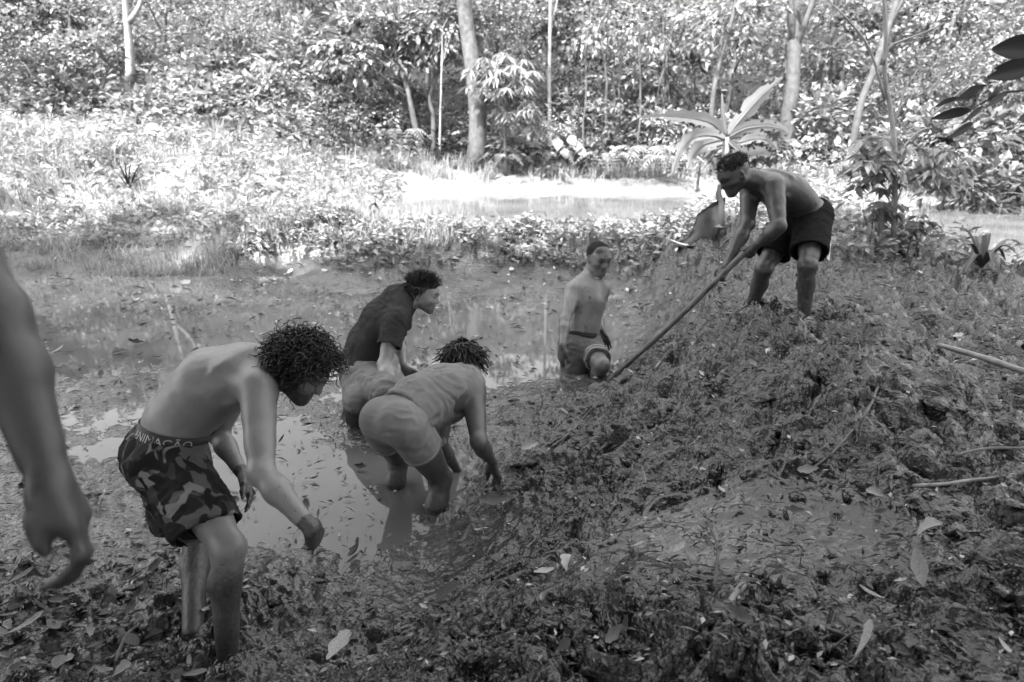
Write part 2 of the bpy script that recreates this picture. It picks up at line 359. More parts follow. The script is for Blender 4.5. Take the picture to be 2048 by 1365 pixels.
# ================================================================== signed-distance sculpting of figures
class Sculpt:
    """list of blended shapes, evaluated on a grid and skinned as one continuous surface"""
    def __init__(s): s.p = []
    def add(s, kind, prm, k=.02, op='u', planes=()): s.p.append((kind, prm, k, op, planes)); return s
    def cone(s, a, b, ra, rb, k=.02, op='u', planes=()): return s.add('cone', (np.asarray(a, float), np.asarray(b, float), ra, rb), k, op, planes)
    def ball(s, c, r, k=.02, op='u'): return s.cone(c, np.asarray(c, float)+[0,0,1e-4], r, r, k, op)
    def ecap(s, a, b, lat, ea, eb, k=.03, op='u', planes=()):
        a = np.asarray(a, float); b = np.asarray(b, float); u = unit(b-a); w = np.asarray(lat, float); w = unit(w-u*(w@u)); v = np.cross(u, w)
        return s.add('ecap', (a, b, u, w, v, ea, eb), k, op, planes)
    def ell(s, c, ax, r, k=.02, op='u', planes=()): return s.add('ell', (np.asarray(c, float), np.asarray(ax, float), np.asarray(r, float)), k, op, planes)
    @staticmethod
    def sd(kind, q, X):
        q = tuple(v.astype(X.dtype) if isinstance(v, np.ndarray) else v for v in q)
        if kind == 'cone':
            a, b, ra, rb = q; ab = b-a; L2 = ab@ab; pa = X-a; t = np.clip(pa@ab/L2, 0, 1)
            return np.sqrt(((pa-t[:,None]*ab)**2).sum(1))-(ra+(rb-ra)*t)
        if kind == 'ecap':
            a, b, u, w, v, ea, eb = q; pa = X-a; L = np.linalg.norm(b-a); ax = pa@u; t = np.clip(ax/L, 0, 1); e = ax-t*L
            W = ea[0]+(eb[0]-ea[0])*t; D = ea[1]+(eb[1]-ea[1])*t; m = np.minimum(W, D); pw = pa@w; pv = pa@v
            k0 = np.sqrt((pw/W)**2+(pv/D)**2+(e/m)**2); k1 = np.sqrt((pw/W**2)**2+(pv/D**2)**2+(e/m**2)**2)
            return np.where(k1 < 1e-6, -m, k0*(k0-1)/np.maximum(k1, 1e-6))
        c, ax, r = q; l = (X-c)@ax.T
        k0 = np.sqrt(((l/r)**2).sum(1)); k1 = np.sqrt(((l/(r*r))**2).sum(1))
        return np.where(k1 < 1e-6, -r.min(), k0*(k0-1)/np.maximum(k1, 1e-6))
    @staticmethod
    def box(kind, q):
        if kind == 'cone': a, b, ra, rb = q; r = max(ra, rb); return np.minimum(a, b)-r, np.maximum(a, b)+r
        if kind == 'ecap': a, b = q[0], q[1]; r = max(*q[5], *q[6]); return np.minimum(a, b)-r, np.maximum(a, b)+r
        c, ax, r = q; e = np.abs(ax.T)@r; return c-e, c+e
    def mesh(s, vox):
        bx = [s.box(k, q) for k, q, kk, op, pl in s.p if op == 'u']
        lo = np.min([b[0] for b in bx], 0)-3*vox; hi = np.max([b[1] for b in bx], 0)+3*vox
        n = np.ceil((hi-lo)/vox).astype(int)+1; f = np.full(n, .5, np.float32)
        for kind, q, kk, op, planes in s.p:
            a, b = s.box(kind, q); m = kk+3*vox
            i0 = np.clip(np.floor((a-m-lo)/vox).astype(int), 0, n-1); i1 = np.clip(np.ceil((b+m-lo)/vox).astype(int)+1, 1, n)
            if np.any(i1 <= i0): continue
            g = [lo[t]+vox*np.arange(i0[t], i1[t]) for t in range(3)]
            X = np.stack(np.meshgrid(*[v.astype(np.float32) for v in g], indexing='ij'), -1).reshape(-1, 3)
            d = s.sd(kind, q, X)
            for pt, nr in planes: d = np.maximum(d, ((X-np.asarray(pt))@unit(nr)).astype(np.float32))
            sl = tuple(slice(i0[t], i1[t]) for t in range(3)); o = f[sl].reshape(-1)
            if op == 'u': h = np.maximum(kk-np.abs(o-d), 0)/max(kk, 1e-6); r = np.minimum(o, d)-h*h*kk*.25
            elif op == 'max': r = np.maximum(o, d)
            else: d = -d; h = np.maximum(kk-np.abs(o-d), 0)/max(kk, 1e-6); r = np.maximum(o, d)+h*h*kk*.25
            f[sl] = r.reshape(f[sl].shape)
        return surface_nets(f, lo, vox)
def surface_nets(f, lo, vox):
    ins = f < 0; n = np.array(f.shape)
    c = [ins[a:n[0]-1+a, b:n[1]-1+b, d:n[2]-1+d] for a in (0,1) for b in (0,1) for d in (0,1)]
    s = sum(x.astype(np.int8) for x in c); act = (s > 0) & (s < 8)
    ids = np.argwhere(act); idx = np.full(act.shape, -1, np.int32); idx[act] = np.arange(len(ids))
    cr = np.array([(a,b,d) for a in (0,1) for b in (0,1) for d in (0,1)])
    val = np.stack([f[ids[:,0]+o[0], ids[:,1]+o[1], ids[:,2]+o[2]] for o in cr], 1).astype(float)
    acc = np.zeros((len(ids), 3)); cnt = np.zeros(len(ids))
    for p in range(8):
        for q in range(p+1, 8):
            if np.abs(cr[p]-cr[q]).sum() != 1: continue
            va, vb = val[:,p], val[:,q]; m = (va < 0) != (vb < 0)
            t = np.where(m, va/np.where(m, va-vb, 1), 0); pt = cr[p]+t[:,None]*(cr[q]-cr[p])
            acc += np.where(m[:,None], pt, 0); cnt += m
    V = lo+vox*(ids+acc/np.maximum(cnt, 1)[:,None]); F = []
    for ax in range(3):
        sl0 = [slice(None)]*3; sl1 = [slice(None)]*3; sl0[ax] = slice(0, -1); sl1[ax] = slice(1, None)
        e = ins[tuple(sl0)] != ins[tuple(sl1)]; w = np.argwhere(e)
        o1, o2 = [t for t in range(3) if t != ax]
        w = w[(w[:,o1] > 0) & (w[:,o2] > 0) & (w[:,o1] < n[o1]-1) & (w[:,o2] < n[o2]-1)]
        def at_(a, b):
            k = w.copy(); k[:,o1] -= a; k[:,o2] -= b; return idx[k[:,0], k[:,1], k[:,2]]
        q = np.stack([at_(1,1), at_(0,1), at_(0,0), at_(1,0)], 1)
        flip = ins[w[:,0], w[:,1], w[:,2]]
        if ax == 1: flip = ~flip
        q[~flip] = q[~flip][:, ::-1]; F.append(q)
    F = np.concatenate(F); return V, F[(F >= 0).all(1)]
def vnormals(V, F):
    fn = np.cross(V[F[:,2]]-V[F[:,0]], V[F[:,3]]-V[F[:,1]]); N = np.zeros_like(V)
    for k in range(4): np.add.at(N, F[:,k], fn)
    return N/np.maximum(np.linalg.norm(N, axis=1, keepdims=True), 1e-9)
def relax(V, F, it=1, lam=.5):
    e = np.concatenate([F[:,[0,1]], F[:,[1,2]], F[:,[2,3]], F[:,[3,0]]])
    for _ in range(it):
        S = np.zeros_like(V); c = np.zeros(len(V)); np.add.at(S, e[:,0], V[e[:,1]]); np.add.at(S, e[:,1], V[e[:,0]])
        np.add.at(c, e[:,0], 1); np.add.at(c, e[:,1], 1); V = V+lam*(S/np.maximum(c, 1)[:,None]-V)
    return V

# ------------------------------------------------------------------ anatomy
def rot_about(v, ax, a):
    ax = unit(ax); return v*math.cos(a)+np.cross(ax, v)*math.sin(a)+ax*(ax@v)*(1-math.cos(a))
def hand(S, w, d, th, n, curl=(.35,.35,.35,.4), spread=.10, thumb=(.55,.45), sc=1.0, fk=.004):
    """w wrist, d towards the fingers, th towards the thumb side, n out of the palm; returns points along the hand"""
    d = unit(d); th = np.asarray(th, float); th = unit(th-d*(th@d)); n = np.asarray(n, float); n = unit(n-d*(n@d)-th*(n@th))
    pts = [w]; off = (.029, .010, -.010, -.028); ln = (.074, .083, .077, .060); kd = (.086, .089, .085, .077)
    for q in range(4):
        S.cone(w+th*off[q]*.65*sc+d*.004, w+(th*off[q]+d*kd[q]-n*(.004 if q in (1,2) else 0))*sc, .0135*sc, .0115*sc, .014)
    S.ell(w+d*.05*sc+n*.004*sc, np.array([d, th, n]), np.array([.052, .038, .0155])*sc, .012)
    S.ell(w+(d*.038+th*.024+n*.012)*sc, np.array([unit(d+.4*th), unit(th-.4*d), n]), np.array([.036, .019, .017])*sc, .014)
    for q in range(4):
        b = w+(th*off[q]+d*kd[q])*sc; a = spread*(1.5-q); cu = curl[q]
        dd = d*math.cos(a)+th*math.sin(a); p = b; ax = np.cross(dd, n)
        for k, (fr, r0, r1, ang_) in enumerate(((.44, .0105, .0092, cu), (.31, .0094, .0083, cu*1.15), (.25, .0083, .0066, cu*.75))):
            dd = rot_about(dd, ax, ang_)          # bends towards the palm
            e = p+dd*ln[q]*fr*sc; S.cone(p, e, r0*sc, r1*sc, .010 if k == 0 else fk); pts.append(e); p = e
    b = w+(d*.022+th*.026+n*.006)*sc; dd = unit(d*math.cos(thumb[0])+th*math.sin(thumb[0])+n*(thumb[2] if len(thumb) > 2 else .25))
    for L, r0, r1 in ((.046, .0150, .0120), (.034, .0120, .0108), (.028, .0108, .0080)):
        e = b+dd*L*sc; S.cone(b, e, r0*sc, r1*sc, .012); pts.append(e); b = e
        dd = unit(dd*math.cos(thumb[1])+(d*.7-th*.5+n*.45)*math.sin(thumb[1]))
    return np.array(pts)
def head(S, c, f, u, s=1.0, jaw=1.0):
    f = unit(f); u = np.asarray(u, float); u = unit(u-f*(u@f)); r = np.cross(f, u); ax = np.array([r, f, u])
    p = lambda x, y, z: c+(r*x+f*y+u*z)*s
    S.ell(p(0,-.014,.030), ax, np.array([.077,.100,.088])*s, .02)
    S.ell(p(0,.035,.035), ax, np.array([.066,.060,.062])*s, .03)
    S.ecap(p(0,.028,.0), p(0,.046,-.068), r, (.064*s,.064*s), (.043*s*jaw,.046*s), .03)
    S.ball(p(0,.074,-.098), .021*s*jaw, .03)
    for e in (-1, 1):
        S.cone(p(e*.054,-.004,-.05), p(e*.018,.066,-.094), .021*s, .019*s, .028)
        S.ell(p(e*.044,.058,-.020), ax, np.array([.026,.028,.018])*s, .035)
        S.cone(p(e*.014,.092,.026), p(e*.048,.076,.027), .011*s, .010*s, .018)
    S.cone(p(0,.091,.014), p(0,.106,-.029), .0085*s, .0128*s, .016)
    for e in (-1, 1):
        S.ball(p(e*.012,.098,-.033), .0088*s, .010)
        S.ell(p(e*.033,.104,.006), ax, np.array([.022,.020,.0150])*s, .012, 'sub')
        S.ball(p(e*.032,.081,.006), .0135*s, .003)
        S.cone(p(e*.044,.088,.013), p(e*.020,.094,.013), .0042*s, .0045*s, .004)
        S.ell(p(e*.078,-.008,-.004), np.array([unit(r*e+f*.35), unit(f-r*e*.35), u]), np.array([.0085,.019,.032])*s, .008)
        S.ell(p(e*.084,-.002,.0), ax, np.array([.008,.010,.017])*s, .006, 'sub')
    S.cone(p(-.021,.089,-.054), p(.021,.089,-.054), .0075*s, .0075*s, .007)
    S.cone(p(-.017,.088,-.068), p(.017,.088,-.068), .0085*s, .0085*s, .007)
    S.cone(p(-.020,.103,-.061), p(.020,.103,-.061), .0042*s, .0042*s, .005, 'sub')
    return dict(c=c, r=r, f=f, u=u, s=s, p=p)
def torso(S, j, b=1.0, grow=0.0, belly=1.0):
    LH = unit(j['hipR']-j['hipL']); LS = unit(j['shR']-j['shL']); LM = unit(LH+LS); g = grow
    e = lambda w, d: (w*b+g, d*b+g)
    S.ecap(j['pelvis'], j['waist'], LH, e(.158,.112), e(.135,.100*belly), .07)
    S.ecap(j['waist'], j['chest'], LM, e(.137,.100*belly), e(.154,.113), .10)
    S.ecap(j['chest'], j['upper'], LS, e(.156,.114), e(.150,.092), .10)
    S.cone(j['upper'], j['neck'], .095*b+g, .062*b+g, .06)
def arm(S, j, q, b=1.0, grow=0.0):
    sh, el, wr = j['sh'+q], j['el'+q], j['wr'+q]; g = grow; u = unit(el-sh); fa = unit(wr-el)
    S.cone(sh+unit(j['upper']-sh)*.05, sh, .060*b+g, .058*b+g, .06)
    S.cone(sh, sh+u*.10, .058*b+g, .051*b+g, .04); S.cone(sh+u*.06, el, .048*b+g, .039*b+g, .03)
    bend = unit(fa-u*(fa@u)+1e-6)
    S.ell(sh+(el-sh)*.55+bend*.016*b, np.array([u, bend, np.cross(u, bend)]), np.array([.10, .031*b, .035*b]), .04)
    S.ell(sh+(el-sh)*.5-bend*.016*b, np.array([u, bend, np.cross(u, bend)]), np.array([.11, .028*b, .035*b]), .04)
    S.ball(el-bend*.008, .036*b+g, .02)
    m = el+(wr-el)*.32; S.cone(el, m, .038*b+g, .042*b+g, .03); S.cone(m, wr, .042*b+g, .026*b+g, .03)
def leg(S, j, q, b=1.0, foot=None, fr=None):
    hip, kn, an = j['hip'+q], j['kn'+q], j['an'+q]; t = unit(kn-hip); sh = unit(an-kn)
    fw = unit(t-sh*(t@sh)) if np.linalg.norm(t-sh*(t@sh)) > .12 else unit(fr)
    S.cone(hip, kn, .090*b, .056*b, .06)
    fo = unit(fw-t*(fw@t)); S.ell(hip+(kn-hip)*.45+fo*.020, np.array([t, fo, np.cross(t, fo)]), np.array([.20, .068*b, .072*b]), .04)
    S.ball(kn+fw*.012, .052*b, .03); S.cone(kn+fw*.006, kn+sh*.08+fw*.008, .045*b, .040*b, .03)
    L = np.linalg.norm(an-kn); m = kn+sh*L*.33-fw*.020
    S.cone(kn, m, .050*b, .054*b, .03); S.cone(m, an, .054*b, .034*b, .035); S.cone(kn+sh*.06+fw*.008, an+fw*.006, .036*b, .028*b, .03)
    if foot is not None:
        foot = unit(foot); heel = an-foot*.035-np.array([0,0,.05]); ball_ = an+foot*.11-np.array([0,0,.052]); toe = an+foot*.165-np.array([0,0,.058])
        sd_ = np.cross(foot, [0,0,1.0])
        S.cone(an, heel, .036, .034, .03); S.ecap(an-np.array([0,0,.02])+foot*.02, ball_, sd_, (.036,.034), (.046,.022), .03)
        S.ecap(ball_, toe, sd_, (.046,.022), (.040,.014), .02)
        for q5 in range(5):
            o = sd_*(.034-.017*q5); S.cone(toe+o-foot*.012, toe+o+foot*(.020-.005*abs(q5-1)), .0115, .009, .006)
def glutes(S, j, b=1.0, grow=0.0, size=1.0, planes=(), k=.035):
    LH = unit(j['hipR']-j['hipL']); up = unit(j['waist']-j['pelvis']); fwd = np.cross(up, LH)
    for q, e in (('R', 1), ('L', -1)):
        fw = fwd if (fwd@(j['knR']+j['knL']-j['hipR']-j['hipL'])) > 0 else -fwd
        c = j['hip'+q]*.6+j['pelvis']*.4-fw*.062*size+LH*e*.008
        S.ell(c, np.array([LH, fw, up]), (np.array([.082, .080, .098])*b*size+grow), k, planes=planes)
def back_front(S, j, b=1.0, pec=1.0):
    LS = unit(j['shR']-j['shL']); up = unit(j['neck']-j['chest']); fw = unit(np.cross(up, LS)); ax = np.array([LS, fw, up])
    u2 = unit(j['upper']-j['waist']); fm = unit(np.cross(u2, LS))
    for e in (-1, 1):
        S.ell(j['upper']-up*.035-fw*.070*b+LS*e*.082, np.array([unit(LS+up*.3*e), fw, unit(up-LS*.3*e)]), np.array([.040, .016, .066])*b, .035)
        S.ell(j['upper']-up*.045+fw*.068*b+LS*e*.072, ax, np.array([.072, .026*pec, .055])*b, .03)

        S.cone(j['upper']+up*.04+fw*.052+LS*e*.02, j['sh'+('R' if e > 0 else 'L')]+fw*.030+up*.028, .012, .012, .02)
    S.cone(j['waist']-fm*.116*b, j['chest']-fm*.138*b, .014, .012, .03, 'sub')
def neck_traps(S, j, hd, b=1.0):
    base = hd['p'](0, -.030, -.055); S.cone(j['neck'], base, .058*b, .056*b, .04)
    mid = j['neck']+(base-j['neck'])*.45-hd['f']*.018
    for q in 'RL': S.cone(mid, j['sh'+q]*.8+j['upper']*.2, .034*b, .040*b, .06)
def report(n, j):
    d = lambda a, b: round(float(np.linalg.norm(j[a]-j[b])), 2)
    print(n, 'arm', [(d('sh'+q,'el'+q), d('el'+q,'wr'+q)) for q in 'RL'], 'leg', [(d('hip'+q,'kn'+q), d('kn'+q,'an'+q)) for q in 'RL'], 'shw', d('shR','shL'), 'hipw', d('hipR','hipL'),
          'spine', d('pelvis','waist'), d('waist','chest'), d('chest','upper'), d('upper','neck'), 'head', d('neck','head'), 'z', {k: round(float(j[k][2]),2) for k in ('pelvis','head','hipR','hipL','knR','knL','anR','anL','wrR','wrL')})
def dseg(V, a, b):
    ab = b-a; t = np.clip((V-a)@ab/(ab@ab), 0, 1); return np.linalg.norm(V-a-t[:,None]*ab, axis=1), t
def face_masks(V, hd, beard=0.0, brow=1.0):
    q = (V-hd['c'])/hd['s']; x = q@hd['r']; y = q@hd['f']; z = q@hd['u']; ax = np.abs(x)
    eye = ((ax-.032)**2+(y-.081)**2+(z-.006)**2 < .0158**2) & (y > .085) & (np.abs(z-.005) < .0075)
    dark = eye*.75
    dark = np.maximum(dark, brow*.8*((np.abs(z-.030-.10*(.02-np.abs(ax-.03))) < .006) & (ax > .012) & (ax < .052) & (y > .06)))
    lips = ((np.abs(z+.061) < .013) & (ax < .024) & (y > .083)); dark = np.maximum(dark, .42*lips)
    dark = np.maximum(dark, .75*((np.abs(z+.061) < .002) & (ax < .024) & (y > .08)))
    dark = np.maximum(dark, .6*(((ax-.010)**2+(z+.040)**2 < .0045**2) & (y > .095)))
    if beard:
        bd = sstep(-.035, -.06, z)*sstep(-.02, .01, y)*(1-lips)*(np.abs(x) < .08)*(z > -.128)*(y < .13)*sstep(.13,.09,np.abs(y)); dark = np.maximum(dark, beard*bd)
    return np.clip(dark, 0, 1)

# ------------------------------------------------------------------ materials of the figures
def mat_skin(name, tone, rough=.44):
    m = M(name); b = m.bsdf(tone, rough, .45); co = m.coord('Object')
    n = m.noise(co, 7, 4, .6); n2 = m.noise(co, 60, 4, .6); n3 = m.noise(co, 210, 2, .5)
    base = m.mix(m.ramp(n, [(.3, 0), (.7, 1)]), tone*.86, tone*1.14); base = m.mix(m.math('MULTIPLY', n3, .25), base, tone*.7)
    base = m.mix(m.attr('dark'), base, .018)
    mud = m.math('SUBTRACT', m.math('ADD', m.attr('mud'), m.math('MULTIPLY', m.math('ADD', m.math('MULTIPLY', n, .5), m.math('MULTIPLY', n2, .5)), .8)), .4)
    sp = m.math('MULTIPLY', m.ramp(m.noise(co, 38, 3, .7), [(.60, 0), (.66, 1)]), m.ramp(m.attr('mud'), [(.05, 0), (.30, 1)]))
    fac = m.math('MAXIMUM', m.ramp(mud, [(.40, 0), (.60, 1)]), m.math('MULTIPLY', sp, .8))
    mudc = m.mix(m.ramp(n2, [(.3, 0), (.7, 1)]), .022, .06)
    m.l(m.mix(fac, base, mudc), b.inputs['Base Color'])
    m.l(m.math('ADD', m.math('MULTIPLY', n2, .25), rough-.12), b.inputs['Roughness'])
    b.inputs['Subsurface Weight'].default_value = 0.0
    h = m.math('ADD', m.math('MULTIPLY', n3, .12), m.math('MULTIPLY', m.math('MULTIPLY', n2, fac), 1.0)); m.bump(h, .5, .008)
    return m.m
def mat_cloth(name, lo, hi, rough=.85, weave=420, mudmin=.035):
    m = M(name); b = m.bsdf(lo, max(rough,.8), .08); co = m.coord('Object'); n = m.noise(co, 9, 5, .6); n2 = m.noise(co, weave, 2, .5); n3 = m.noise(co, 35, 4, .65)
    col = m.mix(m.ramp(n, [(.3, 0), (.7, 1)]), lo, hi)
    mud = m.ramp(m.math('SUBTRACT', m.math('ADD', m.attr('mud'), m.math('MULTIPLY', n3, .7)), .35), [(.4, 0), (.6, 1)])
    m.l(m.mix(m.attr('dark'), m.mix(mud, col, mudmin), .012), b.inputs['Base Color'])
    m.bump(m.math('ADD', m.math('MULTIPLY', n2, .12), m.math('MULTIPLY', n3, .5)), .35, .006); return m.m
def mat_plain(name, col, rough=.6, var=.25, scale=30, spec=.5, bump=.3):
    m = M(name); b = m.bsdf(col, rough, spec); co = m.coord('Object'); n = m.noise(co, scale, 5, .6)
    m.l(m.mix(m.ramp(n, [(.3, 0), (.7, 1)]), col*(1-var), col*(1+var)), b.inputs['Base Color']); m.bump(n, bump, .01); return m.m
HAIR = mat_plain('dark_hair', .010, .5, .3, 60, .3, .0)
HAIR2 = mat_plain('dark_brown_hair', .014, .42, .3, 60, .4, .0)
# ================================================================== hair, cloth and body makers
def wiggle(V, F, N, amp, ax, seed, across=24.0, along=4.5, warp=.05):
    """creases that run along the direction ax"""
    ax = unit(ax); b1 = unit(np.cross(ax, [.31,.52,.79])); b2 = np.cross(ax, b1)
    w = V+warp*np.stack([vnoise3(V*7, seed+3), vnoise3(V*7+11, seed+4), vnoise3(V*7+23, seed+5)], 1)
    q = np.stack([w@ax*along, w@b1*across, w@b2*across], 1)
    a = vnoise3(q, seed)+.45*vnoise3(q*1.9+5, seed+1); r = (1-np.abs(a)*2.2); big = vnoise3(V*6, seed+8)
    return V+N*(amp*(np.clip(r, -1, 1)*(.45+.55*np.clip(big+.5, 0, 1))+.5*big))[:,None]
def make_body(name, S, loc, vox, mat, masks_fn, label, cat='person', relax_n=1, micro=.0012):
    root = empty(name, loc, label, cat); V, F = S.mesh(vox); V = relax(V, F, relax_n, .4); N = vnormals(V, F)
    V = V+N*(micro*vnoise3(V*38, 5)+.0022*vnoise3(V*15, 8))[:,None]
    me = mesh_data('body', to_local(V, root), F, mat); dark, mud = masks_fn(V); attr(me, 'dark', dark); attr(me, 'mud', mud)
    obj('body', me, root); return root
def garment(name, S, root, vox, mat, amp=.006, ax=(1,.2,0), seed=1, mud=None, dark=None, relax_n=1, micro=.0, label=None):
    V, F = S.mesh(vox); V = relax(V, F, relax_n, .4); N = vnormals(V, F); V = wiggle(V, F, N, amp, ax, seed)
    if micro: V = wiggle(V, F, N, micro, unit(ax)+np.array([.3,.1,.5]), seed+9, 42, 9)
    me = mesh_data(name, to_local(V, root), F, mat)
    attr(me, 'mud', np.zeros(len(V)) if mud is None else mud(V)); attr(me, 'dark', np.zeros(len(V)) if dark is None else dark(V))
    o = obj(name, me, root); o.data.shade_smooth()
    if label: o['label'] = label
    return o
def scalp(n, hd, cond, r=(.079,.103,.091)):
    out = []
    while len(out) < n:
        d = unit(rng.normal(size=3)); q = np.array([d[0]*r[0], -.014+d[1]*r[1], .030+d[2]*r[2]])
        if cond(*q): out.append((hd['p'](*q), unit(hd['r']*d[0]/r[0]+hd['f']*d[1]/r[1]+hd['u']*d[2]/r[2]), q))
    return out
DOWN = np.array([0, 0, -1.0])
def hair_curly(hd, root, mat, n, cond, L=(.07,.12), cr=.011, turns=(1.5,3), th=.0028, droop=.9, sides=4, name='hair', npt=15):
    S = Soup()
    for p, d, q in scalp(n, hd, cond):
        ln = rng.uniform(*L); t = np.linspace(0, 1, npt); dirv = unit(d+.35*rng.normal(size=3))
        mid = p+dirv*ln*.55; end = mid+unit(dirv*.4+DOWN*droop+.35*rng.normal(size=3))*ln*.55
        c = (1-t)[:,None]**2*p+2*((1-t)*t)[:,None]*mid+(t*t)[:,None]*end
        a, b = frames(c); ph = rng.uniform(0, 6.28); w = rng.uniform(*turns)*2*math.pi; rr = cr*rng.uniform(.6,1.2)*sstep(0, .3, t)
        c = c+a*(rr*np.cos(w*t+ph))[:,None]+b*(rr*np.sin(w*t+ph))[:,None]
        S.add(*tube(c, th*rng.uniform(.8,1.25)*(1-.5*t), sides))
    return obj(name, S.data(name, mat, True, root.location), root)
def hair_straight(hd, root, mat, n, cond, flow, L=(.03,.05), th=.0022, sides=3, npt=5, lump=0.0, jit=.25, name='hair'):
    S = Soup()
    for p, d, q in scalp(n, hd, cond):
        ln = rng.uniform(*L); fl = flow(d, q); v0 = unit(d*.8+fl*.6+jit*rng.normal(size=3)); v1 = unit(d*.05+fl+jit*rng.normal(size=3))
        t = np.linspace(0, 1, npt); c = p+v0*ln*(t-.5*t*t)[:,None]*1.2+v1*ln*(.5*t*t)[:,None]*1.5
        if lump: c = c+.004*rng.normal(size=c.shape)*t[:,None]
        S.add(*tube(c, th*rng.uniform(.8,1.2)*(1-.55*t**2)*(1+lump*rng.uniform(-1,1,npt)), sides))
    return obj(name, S.data(name, mat, True, root.location), root)
def hands_near(V, *hps):
    d = np.full(len(V), 9.0)
    for h in hps:
        for a, b in zip(h[:-1], h[1:]): d = np.minimum(d, np.linalg.norm(V-b, axis=1))
        d = np.minimum(d, dseg(V, h[0], h[0]+(h[4]-h[0])*.6)[0])
    return d
def scalp_dark(V, hd, cond, val=.9):
    q = (V-hd['c'])/hd['s']; x, y, z = q@hd['r'], q@hd['f'], q@hd['u']; inb = (np.abs(x) < .095) & (np.abs(y) < .135) & (z > -.13) & (z < .14)
    return val*(inb & cond(x, y, z))
hairline = lambda x, y, z: (z > .022+.62*np.maximum(y, -.02)) & ~((y > .03) & (z < .06)) & ((z > -.01) | (y < -.035)) & (z > -.045)

# ================================================================== 1. the man bending in the foreground, camouflage shorts
def person_bending():
    j = {}
    j['pelvis'] = P(328,905,2.60); j['waist'] = P(362,832,2.60); j['chest'] = P(425,768,2.59); j['upper'] = P(492,742,2.57); j['neck'] = P(540,730,2.56); j['head'] = P(600,738,2.53)
    j['shR'] = P(516,778,2.42); j['shL'] = P(478,752,2.78); j['hipR'] = P(352,935,2.52); j['hipL'] = P(336,915,2.71)
    j['elR'] = J(j['shR'],522,945,.315,-1); j['wrR'] = J(j['elR'],622,1058,.265,-1)
    j['elL'] = J(j['shL'],436,868,.29,1); j['wrL'] = J(j['elL'],487,952,.25,-1)
    j['knR'] = J(j['hipR'],456,1095,.39,-1); j['anR'] = J(j['knR'],454,1312,.42,1)
    j['knL'] = J(j['hipL'],396,1085,.41,1); j['anL'] = J(j['knL'],384,1262,.42,-1)
    report('A', j)
    S = Sculpt(); b = 1.0
    torso(S, j, b, 0, 1.0); glutes(S, j); back_front(S, j, 1.0)
    # soft fold of the belly above the waistband
    arm(S, j, 'R', .98); arm(S, j, 'L', .95); leg(S, j, 'R', .93, fr=(1,0,0)); leg(S, j, 'L', .93, fr=(1,0,0))
    f = unit(np.array([.78, -.10, -.62])); u = unit(np.array([.62, -.05, .78]))
    hd = head(S, j['head'], f, u); neck_traps(S, j, hd)
    hr = hand(S, j['wrR'], P(658,1120,2.40)-j['wrR'], np.array([.25,.9,.2]), np.array([-.9,.2,-.3]), (.35,.4,.42,.45), .03, (.25,.25))
    hl = hand(S, j['wrL'], P(512,1020,2.66)-j['wrL'], np.array([.5,-.75,0]), np.array([-.7,.4,-.2]), (.22,.25,.28,.3), .10, (.35,.3))
    cond = lambda x, y, z: hairline(x, y, z) | ((z > -.02) & (y < .02))
    def masks_fn(V):
        dk = np.maximum(face_masks(V, hd, .85), scalp_dark(V, hd, cond, .95))
        hn = hands_near(V, hr, hl); mud = np.maximum(.95*sstep(.07, .028, hn), .30*sstep(.30, .05, hn))
        mud = np.maximum(mud, .92*sstep(.26, .13, V[:,2])*(V[:,2] < .5)); mud = np.maximum(mud, .60*sstep(.58, .36, V[:,2]))  # the wider leg film holds the legs' shade as well as mud
        return dk, mud
    root = make_body('person', S, (j['pelvis'][0], j['pelvis'][1], 0.0), .0060, mat_skin('skin_olive', .165), masks_fn,
        'shirtless curly-haired person in camouflage shorts bending over, muddy hand reaching down, in front')
    # ---- shorts
    LH = unit(j['hipR']-j['hipL']); up = unit(j['waist']-j['pelvis']); top = j['pelvis']+(j['waist']-j['pelvis'])*.42
    wn_ = unit(up+np.array([-.15,0,.30]))
    G_ = Sculpt(); G_.ecap(j['pelvis']-up*.02, j['waist'], LH, (.172,.135), (.152,.117), .04, planes=[(top, wn_)])
    glutes(G_, j, 1.0, .016, planes=[(top, wn_)])
    G_.cone(j['pelvis']+np.array([.04,0,-.03]), j['pelvis']+np.array([.07,0,-.06]), .10, .10, .05, planes=[(top, wn_)])
    hem = {}
    for q, (hx, hy) in (('R', (398,1048)), ('L', (345,1040))):
        a = j['hip'+q]; d = unit(j['kn'+q]-a); L = .30; e = a+d*L; hem[q] = (e, d); a = a-np.array([.01,0,.0]); e = e-np.array([.030,0,.01]); d = unit(e-a)
        side = LH*(1 if q == 'R' else -1)
        G_.ecap(a-d*.02, e+d*.04, LH, (.108,.118), (.104,.118), .05, planes=[(e, unit(d+np.array([-.10,0,-.10])))])
        G_.ecap(e-d*.04, e+d*.06, LH, (.092,.105), (.094,.108), .004, 'sub')
    mc = M('camouflage_cotton'); bb = mc.bsdf(.05, .85, .1); co = mc.coord('Object'); n1 = mc.noise(co, 5.5, 2, .4, 1.0); n2 = mc.noise(co, 8.0, 2, .4, 1.2); n3 = mc.noise(co, 400, 2, .5); n4 = mc.noise(co, 10, 1, .4, .8)
    def flat(fac, cut): return mc.ramp(fac, [(cut-.012, 0), (cut+.012, 1)])
    col = mc.mix(flat(n1, .50), .014, .034); col = mc.mix(flat(n2, .57), col, .075); col = mc.mix(flat(n4, .63), col, .15); col = mc.mix(flat(mc.noise(co, 6, 2, .4, 1.6), .55), col, .010)
    mc.l(mc.mix(mc.attr('dark'), col, .02), bb.inputs['Base Color']); mc.bump(n3, .2, .004)
    def fold_dark(V): return .8*((dseg(V, hem['R'][0], hem['R'][0])[0] < 0) * 1.0)
